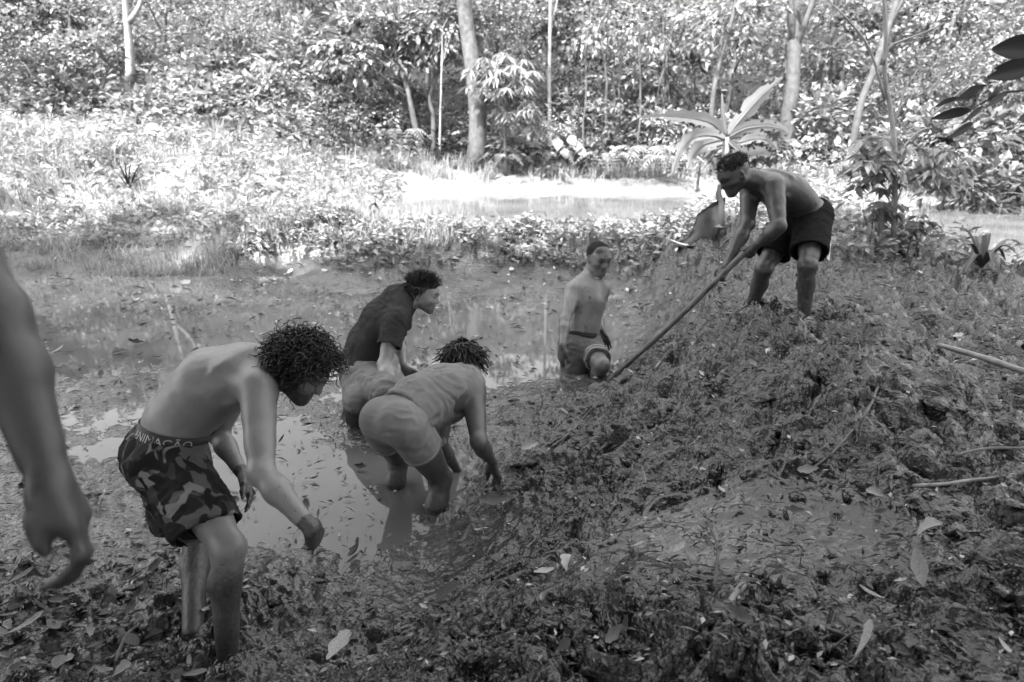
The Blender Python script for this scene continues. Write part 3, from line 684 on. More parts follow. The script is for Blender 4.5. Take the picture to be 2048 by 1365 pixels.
    sh = garment('shorts', G_, root, .0072, mc.m, .006, (.9,.3,.35), 31, micro=.002, relax_n=2)
    # ---- waistband of the underpants with its lettering, following the waist
    band_c = top+up*.030; fwd = unit(np.cross(up, LH)); fwd = fwd if fwd[0] > 0 else -fwd
    tn = unit(wn_); e1 = unit(fwd-tn*(fwd@tn)); e2 = np.cross(tn, e1); e2 = e2 if e2@LH > 0 else -e2
    Sb = Sculpt(); torso(Sb, j, b, 0, 1.0); glutes(Sb, j)
    def surf_r(cen, dirv):                      # radius at which the body surface lies in a direction
        t = np.linspace(.04, .24, 81); X = cen+dirv*t[:,None]; dd = np.full(len(t), 9.0)
        for kd, q, kk, op, pl in Sb.p:
            if op != 'u': continue
            d_ = Sb.sd(kd, q, X); h = np.maximum(kk-np.abs(dd-d_), 0)/kk; dd = np.minimum(dd, d_)-h*h*kk*.25
        k = np.argmax(dd > 0); return t[k]
    ths = np.linspace(-math.pi, math.pi, 73); lv = np.linspace(-.028, .020, 5); rr = np.array([[surf_r(band_c+tn*z, e1*math.cos(a)+e2*math.sin(a)) for a in ths] for z in lv])
    def band_pt(a, z, off):
        fz = np.clip((z-lv[0])/(lv[-1]-lv[0])*4, 0, 3.999); k = int(fz); g = fz-k
        r_ = np.interp(a, ths, rr[k])*(1-g)+np.interp(a, ths, rr[k+1])*g
        return band_c+tn*z+(e1*math.cos(a)+e2*math.sin(a))*(r_+off)
    Vb = np.array([[band_pt(a, z, o) for a in ths[:-1]] for z, o in ((-.028,.003),(-.028,.0055),(.020,.0055),(.020,.003))]); m_ = 72
    idx = lambda r_, c_: r_*m_+(c_ % m_); Fb = np.array([[idx(r_, c_), idx(r_, c_+1), idx(r_+1, c_+1), idx(r_+1, c_)] for r_ in range(3) for c_ in range(m_)])
    obj('waistband', mesh_data('waistband', to_local(Vb.reshape(-1,3), root), Fb, mat_plain('black_elastic', .022, .7)), root)
    cu = bpy.data.curves.new('waistband_text', 'FONT'); cu.body = 'ANIMA\u00c7\u00c3O'; cu.size = .052; cu.extrude = 0; cu.resolution_u = 3; cu.offset = .0
    to = bpy.data.objects.new('tmp_text', cu); C.objects.link(to); dg = bpy.context.evaluated_depsgraph_get(); tm = bpy.data.meshes.new_from_object(to.evaluated_get(dg)); bpy.data.objects.remove(to)
    bm = bmesh.new(); bm.from_mesh(tm); bmesh.ops.triangulate(bm, faces=bm.faces[:]); bmesh.ops.subdivide_edges(bm, edges=[e for e in bm.edges if e.calc_length() > .012], cuts=2, use_grid_fill=False); bmesh.ops.triangulate(bm, faces=bm.faces[:])
    xs = [v.co.x for v in bm.verts]; W = max(xs)-min(xs); x0 = min(xs)
    a_start, a_end = math.pi*.88, math.pi*.40        # reads from the back round the near flank towards the belly
    for v in bm.verts:
        a = a_start+(a_end-a_start)*((v.co.x-x0)/W); z = -.020+v.co.y*.80
        v.co = Vector(band_pt(a, min(max(z, -.027), .019), .0078)-np.array(root.location))
    me = bpy.data.meshes.new('waistband_lettering'); bm.to_mesh(me); bm.free(); me.materials.append(mat_plain('white_thread', .34, .8, .1)); obj('waistband_lettering', me, root)['label'] = 'white lettering on the waistband'
    # ---- hair
    hair_curly(hd, root, HAIR2, 900, cond, (.055,.100), .0105, (1.2,2.3), .0029, .85, sides=3, npt=11)
    hair_curly(hd, root, HAIR2, 22, lambda x, y, z: (y > .03) & (z < -.05) & (abs(x) < .06), (.015,.03), .003, (.5,1), .0018, .6, name='beard', npt=6)
    # ---- mud dripping from the fingers
    Sd = Soup(); tip = hr[3]; t = np.linspace(0, 1, 9)
    c = tip+np.stack([.010*np.sin(t*5), 0*t, -.085*t], -1); Sd.add(*tube(c, .008*(1-t)**.7+.0015+.003*np.sin(t*9)**2*(1-t), 7))
    c = tip+np.array([.02,.01,.004])+np.stack([.004*np.sin(t*4), 0*t, -.03*t], -1); Sd.add(*tube(c, .004*(1-t)+.001, 6))
    obj('dripping_mud', Sd.data('dripping_mud', MUDW, True, root.location), root)
    return root
MUDW = mat_plain('wet_dark_mud', .028, .25, .4, 40, .6, .5)

# ================================================================== 2. the man in briefs and tank top
def person_briefs():
    j = {}
    j['knR'] = P(880,958,3.50); j['hipR'] = J(j['knR'],818,862,.40,-1); j['knL'] = P(797,918,3.72); j['hipL'] = J(j['knL'],762,850,.38,-1)
    m = (j['hipR']+j['hipL'])/2; j['pelvis'] = m+np.array([0,0,.03])
    j['waist'] = P(838,805,3.42); j['chest'] = P(888,782,3.52); j['upper'] = P(925,768,3.60); j['neck'] = P(938,750,3.66); j['head'] = P(925,725,3.74)
    j['shR'] = P(946,792,3.50); j['shL'] = P(893,768,3.78)
    j['elR'] = J(j['shR'],958,885,.28,-1); j['wrR'] = J(j['elR'],985,925,.23,1); j['elL'] = J(j['shL'],882,890,.30,-1); j['wrL'] = J(j['elL'],915,942,.25,1)
    j['anR'] = P(868,1052,3.46)+np.array([0,0,-.18]); j['anL'] = P(783,990,3.72)+np.array([0,0,-.18])
    report('B', j)
    S = Sculpt(); torso(S, j, .95); glutes(S, j, 1.0, 0, .92); back_front(S, j, .9)
    arm(S, j, 'R', .92); arm(S, j, 'L', .9); leg(S, j, 'R', .98, fr=(.7,.7,0)); leg(S, j, 'L', .98, fr=(.7,.7,0))
    f = unit(np.array([.45,.75,-.35])); u = unit(np.array([.2,.3,.9])); hd = head(S, j['head'], f, u, .96); neck_traps(S, j, hd, .95)
    hr = hand(S, j['wrR'], np.array([.25,.1,-.9]), np.array([-.4,.8,0]), np.array([-.8,-.3,0]), (.3,.3,.3,.3), .05); hl = hand(S, j['wrL'], np.array([.5,.2,-.8]), np.array([.5,-.7,0]), np.array([.5,.6,0]), (.3,.3,.3,.3), .05)
    cond = lambda x, y, z: (z > .0+.5*y) & ~((y > .03) & (z < .055)) & (z > -.04)
    def masks_fn(V):
        mud = .8*sstep(.16, .03, V[:,2]); mud = np.maximum(mud, .40*sstep(.46, .30, V[:,2])*((V-j['pelvis'])@unit(np.array([.3,.1,-1.])) > .02)); return np.maximum(face_masks(V, hd), scalp_dark(V, hd, cond)), np.maximum(mud, .9*sstep(.06, .02, hands_near(V, hr, hl)))
    root = make_body('person', S, (j['pelvis'][0], j['pelvis'][1], 0.0), .0070, mat_skin('skin_brown', .060), masks_fn,
        'crouching person in grey tank top and boxer briefs with both hands in the mud')
    up = unit(j['waist']-j['pelvis']); LH = unit(j['hipR']-j['hipL'])
    # tight boxer briefs
    B_ = Sculpt(); B_.ecap(j['pelvis'], j['waist'], LH, (.157,.113), (.136,.102), .05, planes=[(j['pelvis']+(j['waist']-j['pelvis'])*.75, up)])
    glutes(B_, j, 1.0, .006, .94, k=.030)
    for q in 'RL':
        a = j['hip'+q]; d = unit(j['kn'+q]-a); e = a+d*.155; fw = unit(np.array([.7,.7,0])); B_.cone(a-d*.02, a+d*.23, .098, .090, .05, planes=[(e, d)])
        t = unit(j['kn'+q]-a); B_.ell(a+(j['kn'+q]-a)*.42+fw*.012, np.array([t, unit(fw-t*(fw@t)), np.cross(t, unit(fw-t*(fw@t)))]), np.array([.20,.076,.079]), .03, planes=[(e, d)])
    brief_hems = [(j['hip'+q]+unit(j['kn'+q]-j['hip'+q])*.152, unit(j['kn'+q]-j['hip'+q])) for q in 'RL']
    fwd = unit(np.cross(up, LH)); fwd = fwd if fwd@np.array([.7,.7,0]) > 0 else -fwd
    B_.cone(j['pelvis']-fwd*.152+up*.03, j['pelvis']-fwd*.138-up*.10, .008, .012, .035, 'sub')
    garment('boxer_briefs', B_, root, .0075, mat_cloth('grey_jersey', .13, .165, .8), .0035, LH, 44, relax_n=2, mud=lambda V: .45*sstep(.42, .26, V[:,2]))
    def on_briefs(c_, dv):                     # point of the cloth surface seen from c_ in direction dv
        t_ = np.linspace(.02, .24, 111); X = c_+dv*t_[:,None]; dd = np.full(111, 9.0)
        for kd, q_, kk, op, pl in B_.p:
            if op == 'u': d_ = B_.sd(kd, q_, X); h_ = np.maximum(kk-np.abs(dd-d_), 0)/kk; dd = np.minimum(dd, d_)-h_*h_*kk*.25
        return c_+dv*(t_[110-np.argmax(dd[::-1] < 0)]+.0022)
    wp = np.array([on_briefs(j['pelvis']+up*.105, unit(-fwd*math.cos(a_)+LH*math.sin(a_))) for a_ in np.linspace(-math.pi, math.pi, 49)[:-1]])
    rows = np.concatenate([wp+up*o for o in (-.014, .016)]+[wp*.985+np.mean(wp, 0)*.015+up*.016]); Fw = np.array([[r_*48+k, r_*48+(k+1) % 48, (r_+1)*48+(k+1) % 48, (r_+1)*48+k] for r_ in range(2) for k in range(48)])
    obj('waistband', mesh_data('waistband', to_local(rows, root), Fw, mat_cloth('grey_waistband', .20, .24, .8)), root)
    for hc, hd_ in brief_hems:                 # stitched leg bands, hugging the thigh
        w1 = unit(np.cross(hd_, [0,0,1])); w2 = np.cross(hd_, w1); ths = np.arange(40)*2*math.pi/40; ring = []
        for a_ in ths:
            dv = w1*math.cos(a_)+w2*math.sin(a_); t_ = np.linspace(.05, .16, 56); X = hc+dv*t_[:,None]; dd = np.full(56, 9.0)
            for kd, q_, kk, op, pl in B_.p:
                if op == 'u' and kd != 'ecap': d_ = B_.sd(kd, q_, X); h_ = np.maximum(kk-np.abs(dd-d_), 0)/kk; dd = np.minimum(dd, d_)-h_*h_*kk*.25
            ring.append(min(t_[np.argmax(dd > 0)], .115))
        ring = np.array(ring); ring = (ring+np.roll(ring,1)+np.roll(ring,-1))/3; pts = hc+(np.cos(ths)[:,None]*w1+np.sin(ths)[:,None]*w2)*ring[:,None]
        rows = np.concatenate([pts+hd_*o+(pts-hc)/np.linalg.norm(pts-hc, axis=1, keepdims=True)*g for o, g in ((-.016,-.004),(-.014,.0035),(.004,.0035),(.006,-.006))]); Fh = np.array([[r_*40+k, r_*40+(k+1) % 40, (r_+1)*40+(k+1) % 40, (r_+1)*40+k] for r_ in range(3) for k in range(40)])
        obj('leg_band', mesh_data('leg_band', to_local(rows, root), Fh, mat_cloth('grey_jersey_band', .15, .18, .8)), root)
    # loose tank top
    Tk = Sculpt(); LS = unit(j['shR']-j['shL']); LM = unit(LH+LS); hem = j['pelvis']+(j['waist']-j['pelvis'])*.30; hn = unit(up+np.array([.05,0,-.25]))
    Tk.ecap(hem-up*.05, j['waist'], LH, (.165,.135), (.150,.125), .05, planes=[(hem, -hn)])
    Tk.ecap(j['waist'], j['chest'], LM, (.150,.125), (.160,.128), .06); Tk.ecap(j['chest'], j['upper'], LS, (.162,.128), (.145,.100), .06)
    Tk.cone(j['waist']+np.array([.02,0,-.09]), j['chest']+np.array([.03,0,-.10]), .07, .07, .08)      # the slack front hangs down
    nk = unit(j['neck']-j['upper'])
    for q in 'RL': Tk.cone(j['upper'], j['sh'+q]*.72+j['upper']*.28+nk*.02, .085, .050, .05)
    Tk.cone(j['neck'], j['neck']+nk*.2, .062, .07, .01, 'sub')
    for q in 'RL': Tk.cone(j['sh'+q]*.98+j['upper']*.02-nk*.01, j['sh'+q]*1.5-j['upper']*.5-nk*.06, .066, .10, .012, 'sub')
    Tk.ecap(hem-hn*.05, hem+hn*.04, LH, (.148,.118), (.142,.114), .004, 'sub')
    garment('tank_top', Tk, root, .0080, mat_cloth('light_grey_cotton', .135, .175, .85), .0065, (.5,.2,-.8), 52, relax_n=2, micro=.0015, mud=lambda V: .25*sstep(.5, .3, V[:,2]))
    hair_straight(hd, root, HAIR, 330, cond, lambda d, q: unit(DOWN*.9+hd['f']*-.1+d*.25), (.05,.085), .0052, 4, 7, .25, .35)
    return root

# ================================================================== 3. the man in the polo shirt
def person_shirt():
    j = {}
    j['pelvis'] = P(722,738,4.58); j['waist'] = P(738,688,4.58); j['chest'] = P(768,640,4.57); j['upper'] = P(798,604,4.56); j['neck'] = P(820,592,4.55); j['head'] = P(846,588,4.54)
    j['shR'] = P(792,640,4.40); j['shL'] = P(805,606,4.74); j['hipR'] = P(735,755,4.47); j['hipL'] = P(715,745,4.68)
    j['elR'] = J(j['shR'],768,728,.30,-1); j['wrR'] = J(j['elR'],792,782,.24,-1); j['elL'] = J(j['shL'],797,684,.29,1); j['wrL'] = J(j['elL'],809,735,.24,-1)
    j['knR'] = J(j['hipR'],776,785,.40,-1); j['anR'] = j['knR']+np.array([-.10,.05,-.40]); j['knL'] = J(j['hipL'],718,800,.38,-1); j['anL'] = P(716,850,4.56)+np.array([0,0,-.25])
    report('E', j)
    S = Sculpt(); torso(S, j, .95); glutes(S, j); arm(S, j, 'R', .9); arm(S, j, 'L', .9); leg(S, j, 'R', .95, fr=(1,0,0)); leg(S, j, 'L', .95, fr=(1,0,0))
    f = unit(np.array([.90,-.10,-.22])); u = unit(np.array([.22,0,.97])); hd = head(S, j['head'], f, u, 1.0); neck_traps(S, j, hd, .95)
    hr = hand(S, j['wrR'], np.array([.2,0,-1]), np.array([.6,.7,0]), np.array([-.7,.6,0])); hl = hand(S, j['wrL'], np.array([.55,-.1,-.75]), np.array([.75,-.2,.6]), np.array([-.3,-.8,0]), (.3,.35,.4,.45), .16, (.8,.2))
    cond = lambda x, y, z: hairline(x, y, z)
    def masks_fn(V): return np.maximum(face_masks(V, hd, .55), scalp_dark(V, hd, cond)), np.maximum(.45*sstep(.07, .02, hands_near(V, hr, hl)), .8*sstep(.15, .05, V[:,2]))
    root = make_body('person', S, (j['pelvis'][0], j['pelvis'][1], 0.0), .0076, mat_skin('skin_light', .21), masks_fn,
        'dark-haired smiling person in dark grey polo shirt leaning forward in the pool')
    up = unit(j['waist']-j['pelvis']); LH = unit(j['hipR']-j['hipL']); LS = unit(j['shR']-j['shL']); LM = unit(LH+LS)
    H = Sculpt(); hem = j['pelvis']+(j['waist']-j['pelvis'])*.05; hn = unit(up)
    H.ecap(hem-up*.05, j['waist'], LH, (.170,.140), (.155,.130), .05, planes=[(hem, -hn)]); H.ecap(j['waist'], j['chest'], LM, (.155,.130), (.165,.130), .06); H.ecap(j['chest'], j['upper'], LS, (.168,.130), (.150,.104), .06)
    H.cone(j['waist']+np.array([.05,0,-.05]), j['chest']+np.array([.06,0,-.07]), .08, .08, .08)
    H.cone(j['upper'], j['neck'], .105, .072, .05)
    for q in 'RL':
        a = j['sh'+q]; d = unit(j['el'+q]-a); e = a+d*.185
        H.cone(j['upper']*.5+a*.5, a, .085, .075, .05); H.cone(a, e+d*.03, .074, .080, .04, planes=[(e, d)]); H.cone(e-d*.05, e+d*.06, .066, .070, .004, 'sub')
    nk = unit(j['neck']-j['upper']+np.array([.25,0,.3])); H.cone(j['neck']-nk*.01, j['neck']+nk*.035, .072, .066, .012, planes=[(j['neck']+nk*.035, nk)]); H.cone(j['neck']+nk*.012, j['neck']+nk*.10, .060, .060, .004, 'sub')
    H.ecap(hem-hn*.05, hem+hn*.05, LH, (.156,.126), (.150,.122), .004, 'sub')
    garment('polo_shirt', H, root, .0085, mat_cloth('charcoal_pique', .025, .042, .9), .0075, (.35,.1,-.9), 61, relax_n=2, micro=.002, mud=lambda V: .1+0*V[:,0])
    K = Sculpt(); K.ecap(j['pelvis']-up*.02, j['waist'], LH, (.168,.130), (.150,.118), .04, planes=[(hem+hn*.04, hn)]); glutes(K, j, 1.0, .018)
    for q in 'RL':
        a = j['hip'+q]; d = unit(j['kn'+q]-a); K.cone(a, j['kn'+q]+d*.02, .112, .094, .05)
        d2 = unit(j['an'+q]-j['kn'+q]); e = j['kn'+q]+d2*.17; K.cone(j['kn'+q], e+d2*.02, .092, .088, .04, planes=[(e, d2)])
    garment('shorts', K, root, .0085, mat_cloth('grey_wet_cotton', .11, .16, .7), .008, (.9,-.2,-.2), 71, relax_n=2, micro=.003, mud=lambda V: .55*sstep(.25, .12, V[:,2])+.12)
    hair_straight(hd, root, HAIR2, 900, cond, lambda d, q: unit(hd['f']*.35+hd['u']*.5+d*.5) if q[2] > .05 else unit(DOWN*.6-hd['f']*.4), (.022,.048), .0030, 3, 5, 0, .3)
    return root

# ================================================================== 4. the man standing in the pool
def person_standing():
    j = {}
    j['pelvis'] = P(1163,682,5.46); j['waist'] = P(1167,648,5.46); j['chest'] = P(1175,602,5.45); j['upper'] = P(1178,572,5.45); j['neck'] = P(1186,554,5.44); j['head'] = P(1197,517,5.40)
    j['shR'] = P(1146,580,5.36); j['shL'] = P(1205,582,5.58); j['hipR'] = P(1150,694,5.40); j['hipL'] = P(1176,692,5.52)
    j['elR'] = J(j['shR'],1130,640,.29,-1); j['wrR'] = J(j['elR'],1125,692,.24,-1); j['elL'] = J(j['shL'],1195,634,.29,1); j['wrL'] = J(j['elL'],1204,662,.22,-1)
    j['knR'] = j['hipR']+np.array([-.02,-.06,-.40]); j['anR'] = j['knR']+np.array([0,.1,-.38]); j['knL'] = J(j['hipL'],1204,730,.37,-1); j['anL'] = j['knL']+np.array([-.05,.15,-.36])
    report('C', j)
    S = Sculpt(); torso(S, j, .95, 0, 1.05); glutes(S, j); back_front(S, j, .92, 1.1); arm(S, j, 'R', .95); arm(S, j, 'L', .92); leg(S, j, 'R', 1.0, fr=(.6,-.6,0)); leg(S, j, 'L', 1.0, fr=(.6,-.6,0))
    f = unit(np.array([.42,-.88,-.20])); u = unit(np.array([.12,-.15,1.0])); hd = head(S, j['head'], f, u, 1.07, 1.1); neck_traps(S, j, hd, 1.0)
    hr = hand(S, j['wrR'], np.array([-.12,0,-1]), np.array([.5,-.8,0]), np.array([.75,.6,0]), (.15,.15,.2,.2), .07, (.4,.25)); hl = hand(S, j['wrL'], np.array([.35,-.1,-.9]), np.array([.55,-.7,.3]), np.array([-.6,-.5,-.2]), (.10,.12,.15,.15), .17, (.7,.2))
    LS = unit(j['shR']-j['shL']); up = unit(j['neck']-j['chest']); fw = unit(np.cross(up, LS))
    cond = lambda x, y, z: hairline(x, y, z)
    def masks_fn(V):
        dk = np.maximum(face_masks(V, hd, .35), scalp_dark(V, hd, cond, .85))
        for e in (-1, 1): dk = np.maximum(dk, .75*(np.linalg.norm(V-(j['upper']-up*.085+fw*.108+LS*e*.085), axis=1) < .020))
        nl = j['neck']-up*.03; d_ = np.abs((V-nl)@up-.28*((V-nl)@fw)*-1); dk = np.maximum(dk, .0*d_)
        mud = .45*sstep(.14, .04, dseg(V, j['elR'], j['wrR'])[0]); mud = np.maximum(mud, .95*sstep(.07, .03, hands_near(V, hl))); mud = np.maximum(mud, .6*sstep(.06, .02, hands_near(V, hr)))
        return dk, np.maximum(mud, np.maximum(.30, .75*sstep(.10, .0, V[:,2])))
    root = make_body('person', S, (j['pelvis'][0], j['pelvis'][1], 0.0), .0072, mat_skin('skin_muddy', .13, .36), masks_fn,
        'shirtless mud-smeared person standing thigh-deep in the pool facing the camera')
    up = unit(j['waist']-j['pelvis']); LH = unit(j['hipR']-j['hipL'])
    K = Sculpt(); top = j['pelvis']+up*.06; K.ecap(j['pelvis']-up*.02, j['waist'], LH, (.165,.125), (.148,.112), .04, planes=[(top, up)]); glutes(K, j, 1.0, .016)
    a = j['hipR']; d = unit(j['knR']-a); K.cone(a, j['knR'], .108, .10, .05)
    a = j['hipL']; d = unit(j['knL']-a); e = a+d*.27; K.cone(a, e+d*.04, .108, .098, .05, planes=[(e, d)])
    def stripes(V):
        s_, t = dseg(V, a, a+d*.4); x = (V-a)@d; return .9*((np.abs(x-.244) < .006) | (np.abs(x-.218) < .005))*0+0
    garment('shorts', K, root, .0082, mat_cloth('wet_grey_cotton', .08, .12, .6), .006, (.8,-.2,.35), 81, relax_n=2, micro=.003, mud=lambda V: .25+0*V[:,0])
    Wb = Sculpt(); Wb.ecap(top-up*.035, top+up*.015, LH, (.172,.134), (.166,.128), .01, planes=[(top+up*.008, up), (top-up*.03, -up)]); garment('waistband', Wb, root, .009, mat_cloth('black_band', .02, .03), .001, (1,0,0), 3)
    # turned-up pale hem with two stripes
    for off, nm in ((.262, 'hem_stripe'), (.222, 'hem_stripe')):
        c = a+d*off; n_ = 20; w = unit(np.cross(d, [0,0,1])); v = np.cross(d, w); th = np.arange(n_)*2*math.pi/n_; r0 = .1045+.003*rng.normal(size=n_)
        rows = [c+d*(o+.006*np.sin(th*3+1))[:,None]+(np.cos(th)[:,None]*w+np.sin(th)[:,None]*v)*(r0+g)[:,None] for o, g in ((-.007,-.012),(-.007,.001),(.007,.001),(.007,-.012))]
        V = np.concatenate(rows); F = np.array([[r_*n_+k, r_*n_+(k+1) % n_, (r_+1)*n_+(k+1) % n_, (r_+1)*n_+k] for r_ in range(3) for k in range(n_)])
        obj(nm, mesh_data(nm, to_local(V, root), F, mat_plain('pale_hem', .28, .8, .2)), root)
    Hc = Sculpt(); p = hd['p']; Hc.ell(p(0,-.016,.033), np.array([hd['r'],hd['f'],hd['u']]), np.array([.0800,.1035,.0910])*1.07, .004, planes=[(p(0,.03,.052), unit(hd['f']*.75-hd['u']*.66)), (p(0,0,-.02), -hd['u'])])
    garment('hair', Hc, root, .0058, mat_plain('cropped_hair', .022, .95, .6, 260, .04, .3), .0025, (1,0,0), 5)
    # thin cord round the neck
    n_ = 26; th = np.linspace(0, 2*math.pi, n_+1); LS = unit(j['shR']-j['shL']); upn = unit(p(0,-.03,-.055)-j['neck']); fwn = unit(np.cross(upn, LS)); c = j['neck']+upn*.012
    pts = c+fwn*(.066*np.cos(th)+.010)[:,None]+LS*(.068*np.sin(th))[:,None]-upn*(.030*(np.cos(th)*.5+.5))[:,None]
    Sn = Soup(); Sn.add(*tube(pts, .003, 5)); obj('neck_cord', Sn.data('neck_cord', mat_plain('pale_beads', .45, .6), True, root.location), root)
    return root

# ================================================================== 5. the man digging on the heap
HOE_TOP, HOE_END = P(1512,488,4.36), P(1222,760,5.06)
def person_digging():
    j = {}
    j['pelvis'] = P(1610,428,4.72); j['waist'] = P(1592,402,4.64); j['chest'] = P(1568,384,4.56); j['upper'] = P(1538,368,4.48); j['neck'] = P(1510,362,4.43); j['head'] = P(1468,350,4.37)
    j['shL'] = P(1548,374,4.34); j['shR'] = P(1500,376,4.62); j['hipL'] = P(1628,446,4.62); j['hipR'] = P(1582,444,4.80)
    hx = unit(HOE_END-HOE_TOP); nearp = lambda px, py: HOE_TOP+hx*min(max(((P(px,py,4.5)-HOE_TOP)@hx), 0), 3)
    g1 = HOE_TOP+hx*.085; g2 = HOE_TOP+hx*.31
    j['elL'] = J(j['shL'],1557,454,.29,-1)
    j['wrL'] = g1+np.array([.055,-.02,.055]); j['elR'] = J(j['shR'],1495,448,.28,-1); j['wrR'] = g2+np.array([.035,-.0,.075])
    j['knL'] = J(j['hipL'],1615,530,.42,-1); j['anL'] = J(j['knL'],1606,650,.42,1); j['knR'] = J(j['hipR'],1528,538,.42,-1); j['anR'] = J(j['knR'],1497,632,.42,1)
    report('D', j)
    S = Sculpt(); torso(S, j, .95, 0, .92); glutes(S, j); back_front(S, j, .95, 1.1); arm(S, j, 'L', 1.04); arm(S, j, 'R', 1.02)
    leg(S, j, 'L', .98, foot=np.array([-.45,-.9,-.1]), fr=(-.8,-.5,0)); leg(S, j, 'R', .98, foot=np.array([-.9,-.4,-.1]), fr=(-.8,-.5,0))
    f = unit(np.array([-.80,-.22,-.52])); u = unit(np.array([-.52,-.1,.85])); hd = head(S, j['head'], f, u, .98); neck_traps(S, j, hd, 1.0)
    hr = []
    for wr, g, rr_ in (('wrL', g1, 1), ('wrR', g2, 1)):
        d = unit(g-j[wr]+hx*.01); n = unit(np.array([-.2,.75,-.35])); n = unit(n-hx*(n@hx)*.8)
        hr.append(hand(S, j[wr], unit(g-j[wr])+.15*hx, hx, np.cross(hx, unit(g-j[wr]))*(1 if np.cross(hx, unit(g-j[wr]))[1] > 0 else -1), (.75,.75,.75,.75), .0, (.7,.5), .92))
    cond = lambda x, y, z: (z > .045+.35*y) & ~((y > .045) & (z < .066)) & (z > .045)
    fade = lambda x, y, z: hairline(x, y, z)
    def masks_fn(V):
        dk = np.maximum(face_masks(V, hd, .25), np.maximum(scalp_dark(V, hd, cond, .95), scalp_dark(V, hd, fade, .5)))
        mud = .95*sstep(1.02, .86, V[:,2])*(V[:,2] < 1.03); mud = np.maximum(mud, .35*sstep(1.15, 1.0, V[:,2])*(V[:,0] > j['knR'][0]-.3))
        return dk, np.maximum(mud, .55*sstep(.07, .03, hands_near(V, *hr)))
    root = make_body('person', S, (j['pelvis'][0], j['pelvis'][1], .55), .0068, mat_skin('skin_dark', .042, .40), masks_fn,
        'shirtless person in black shorts digging with a long hoe on top of the mud heap')
    up = unit(j['waist']-j['pelvis']); LH = unit(j['hipR']-j['hipL']); top = j['pelvis']+up*.045; tn = unit(up+np.array([0,0,.25]))
    K = Sculpt(); K.ecap(j['pelvis']-up*.02, j['waist'], LH, (.168,.130), (.150,.116), .04, planes=[(top, tn)]); glutes(K, j, 1.0, .014, planes=[(top, tn)]); hems = {}
    K.cone(j['pelvis']+np.array([-.05,-.03,-.06]), j['pelvis']+np.array([-.05,-.03,-.12]), .10, .10, .06)
    for q in 'RL':
        a = j['hip'+q]; d = unit(j['kn'+q]-a); e = a+d*.30; hems[q] = (a, d, e)
        K.ecap(a-d*.02, e+d*.04, LH, (.112,.112), (.122,.118), .05, planes=[(e, unit(d+np.array([0,0,-.25])))]); K.ecap(e-d*.04, e+d*.06, LH, (.104,.100), (.108,.104), .004, 'sub')
    garment('shorts', K, root, .0078, mat_cloth('black_polyester', .006, .011, .9), .0055, (.9,.2,-.3), 91, relax_n=2, micro=.002)
    # white side stripe down the near leg, lying on the cloth
    a, d, e = hems['L']; sd_ = -LH; bk = unit(np.cross(d, LH)); bk = bk if bk[0] > 0 else -bk
    for k0 in (0, 1):
        dirs = [unit(sd_*math.cos(t)+bk*math.sin(t)) for t in ((.62, .80) if k0 == 0 else (.90, .96))]; rows = []
        for s_ in np.linspace(.0, .285, 12):
            c = a+d*s_; row = []
            for dv in dirs:
                t = np.linspace(.04, .32, 141); X = c+dv*t[:,None]; dd = np.full(len(t), 9.0)
                for kd, q_, kk, op, pl in K.p:
                    if op == 'u':
                        d_ = K.sd(kd, q_, X)
                        h = np.maximum(kk-np.abs(dd-d_), 0)/max(kk,1e-6); dd = np.minimum(dd, d_)-h*h*kk*.25
                row.append(c+dv*(t[len(t)-1-np.argmax(dd[::-1] < 0)]+.008))
            rows.append(row)
        Vs = np.array(rows).reshape(-1,3); Vs = np.concatenate([Vs, Vs-np.repeat(np.array([dirs[0], dirs[1]])[None], len(rows), 0).reshape(-1,3)*.02]); n_ = len(rows); m2 = 2*n_
        Fs = [[2*k, 2*k+1, 2*k+3, 2*k+2] for k in range(n_-1)]+[[2*k, 2*k+2, m2+2*k+2, m2+2*k] for k in range(n_-1)]+[[2*k+1, m2+2*k+1, m2+2*k+3, 2*k+3] for k in range(n_-1)]
        obj('side_stripe', mesh_data('side_stripe', to_local(Vs, root), np.array(Fs), mat_plain('white_stripe', .4, .7, .15)), root)
    hair_curly(hd, root, HAIR, 520, cond, (.020,.034), .0045, (1.2,2.2), .0024, .0, 3, npt=8)
    return root
def hoe():
    root = empty('hoe', HOE_END, 'long wooden hoe handle held by the person on the mud heap', 'hoe'); hx = unit(HOE_TOP-HOE_END); L = np.linalg.norm(HOE_TOP-HOE_END)
    t = np.linspace(0, 1, 15); c = HOE_END+hx*(L*t)[:,None]+np.stack([.006*np.sin(t*5), 0*t, .006*np.sin(t*7+1)], -1)
    S = Soup(); S.add(*tube(c, .0195+.0015*np.sin(t*23), 12)); obj('handle', S.data('handle', mat_plain('worn_wood', .075, .55, .35, 12), True, root.location), root)
    bl = Soup(); w = unit(np.cross(hx, [0,0,1])); dn = unit(np.array([-.25,-.25,-.95])); o = HOE_END
    q = [o+w*s_*.10*k+dn*l_+np.cross(w, dn)*t_ for l_, k in ((.0,.55),(.10,.95),(.22,1.0)) for s_ in (-1, 1) for t_ in (-.003, .003)]
    V = np.array(q); F = []
    for r_ in range(2):
        b0 = 4*r_; F += [[b0, b0+2, b0+6, b0+4], [b0+1, b0+5, b0+7, b0+3], [b0, b0+4, b0+5, b0+1], [b0+2, b0+3, b0+7, b0+6]]
    F += [[0,1,3,2],[8,10,11,9]]; bl.add(V, np.array(F)); bl.add(*tube([o+hx*.05, o-hx*.02], .028, 10)); obj('blade', bl.data('blade', mat_plain('muddy_steel', .06, .5), False, root.location), root)

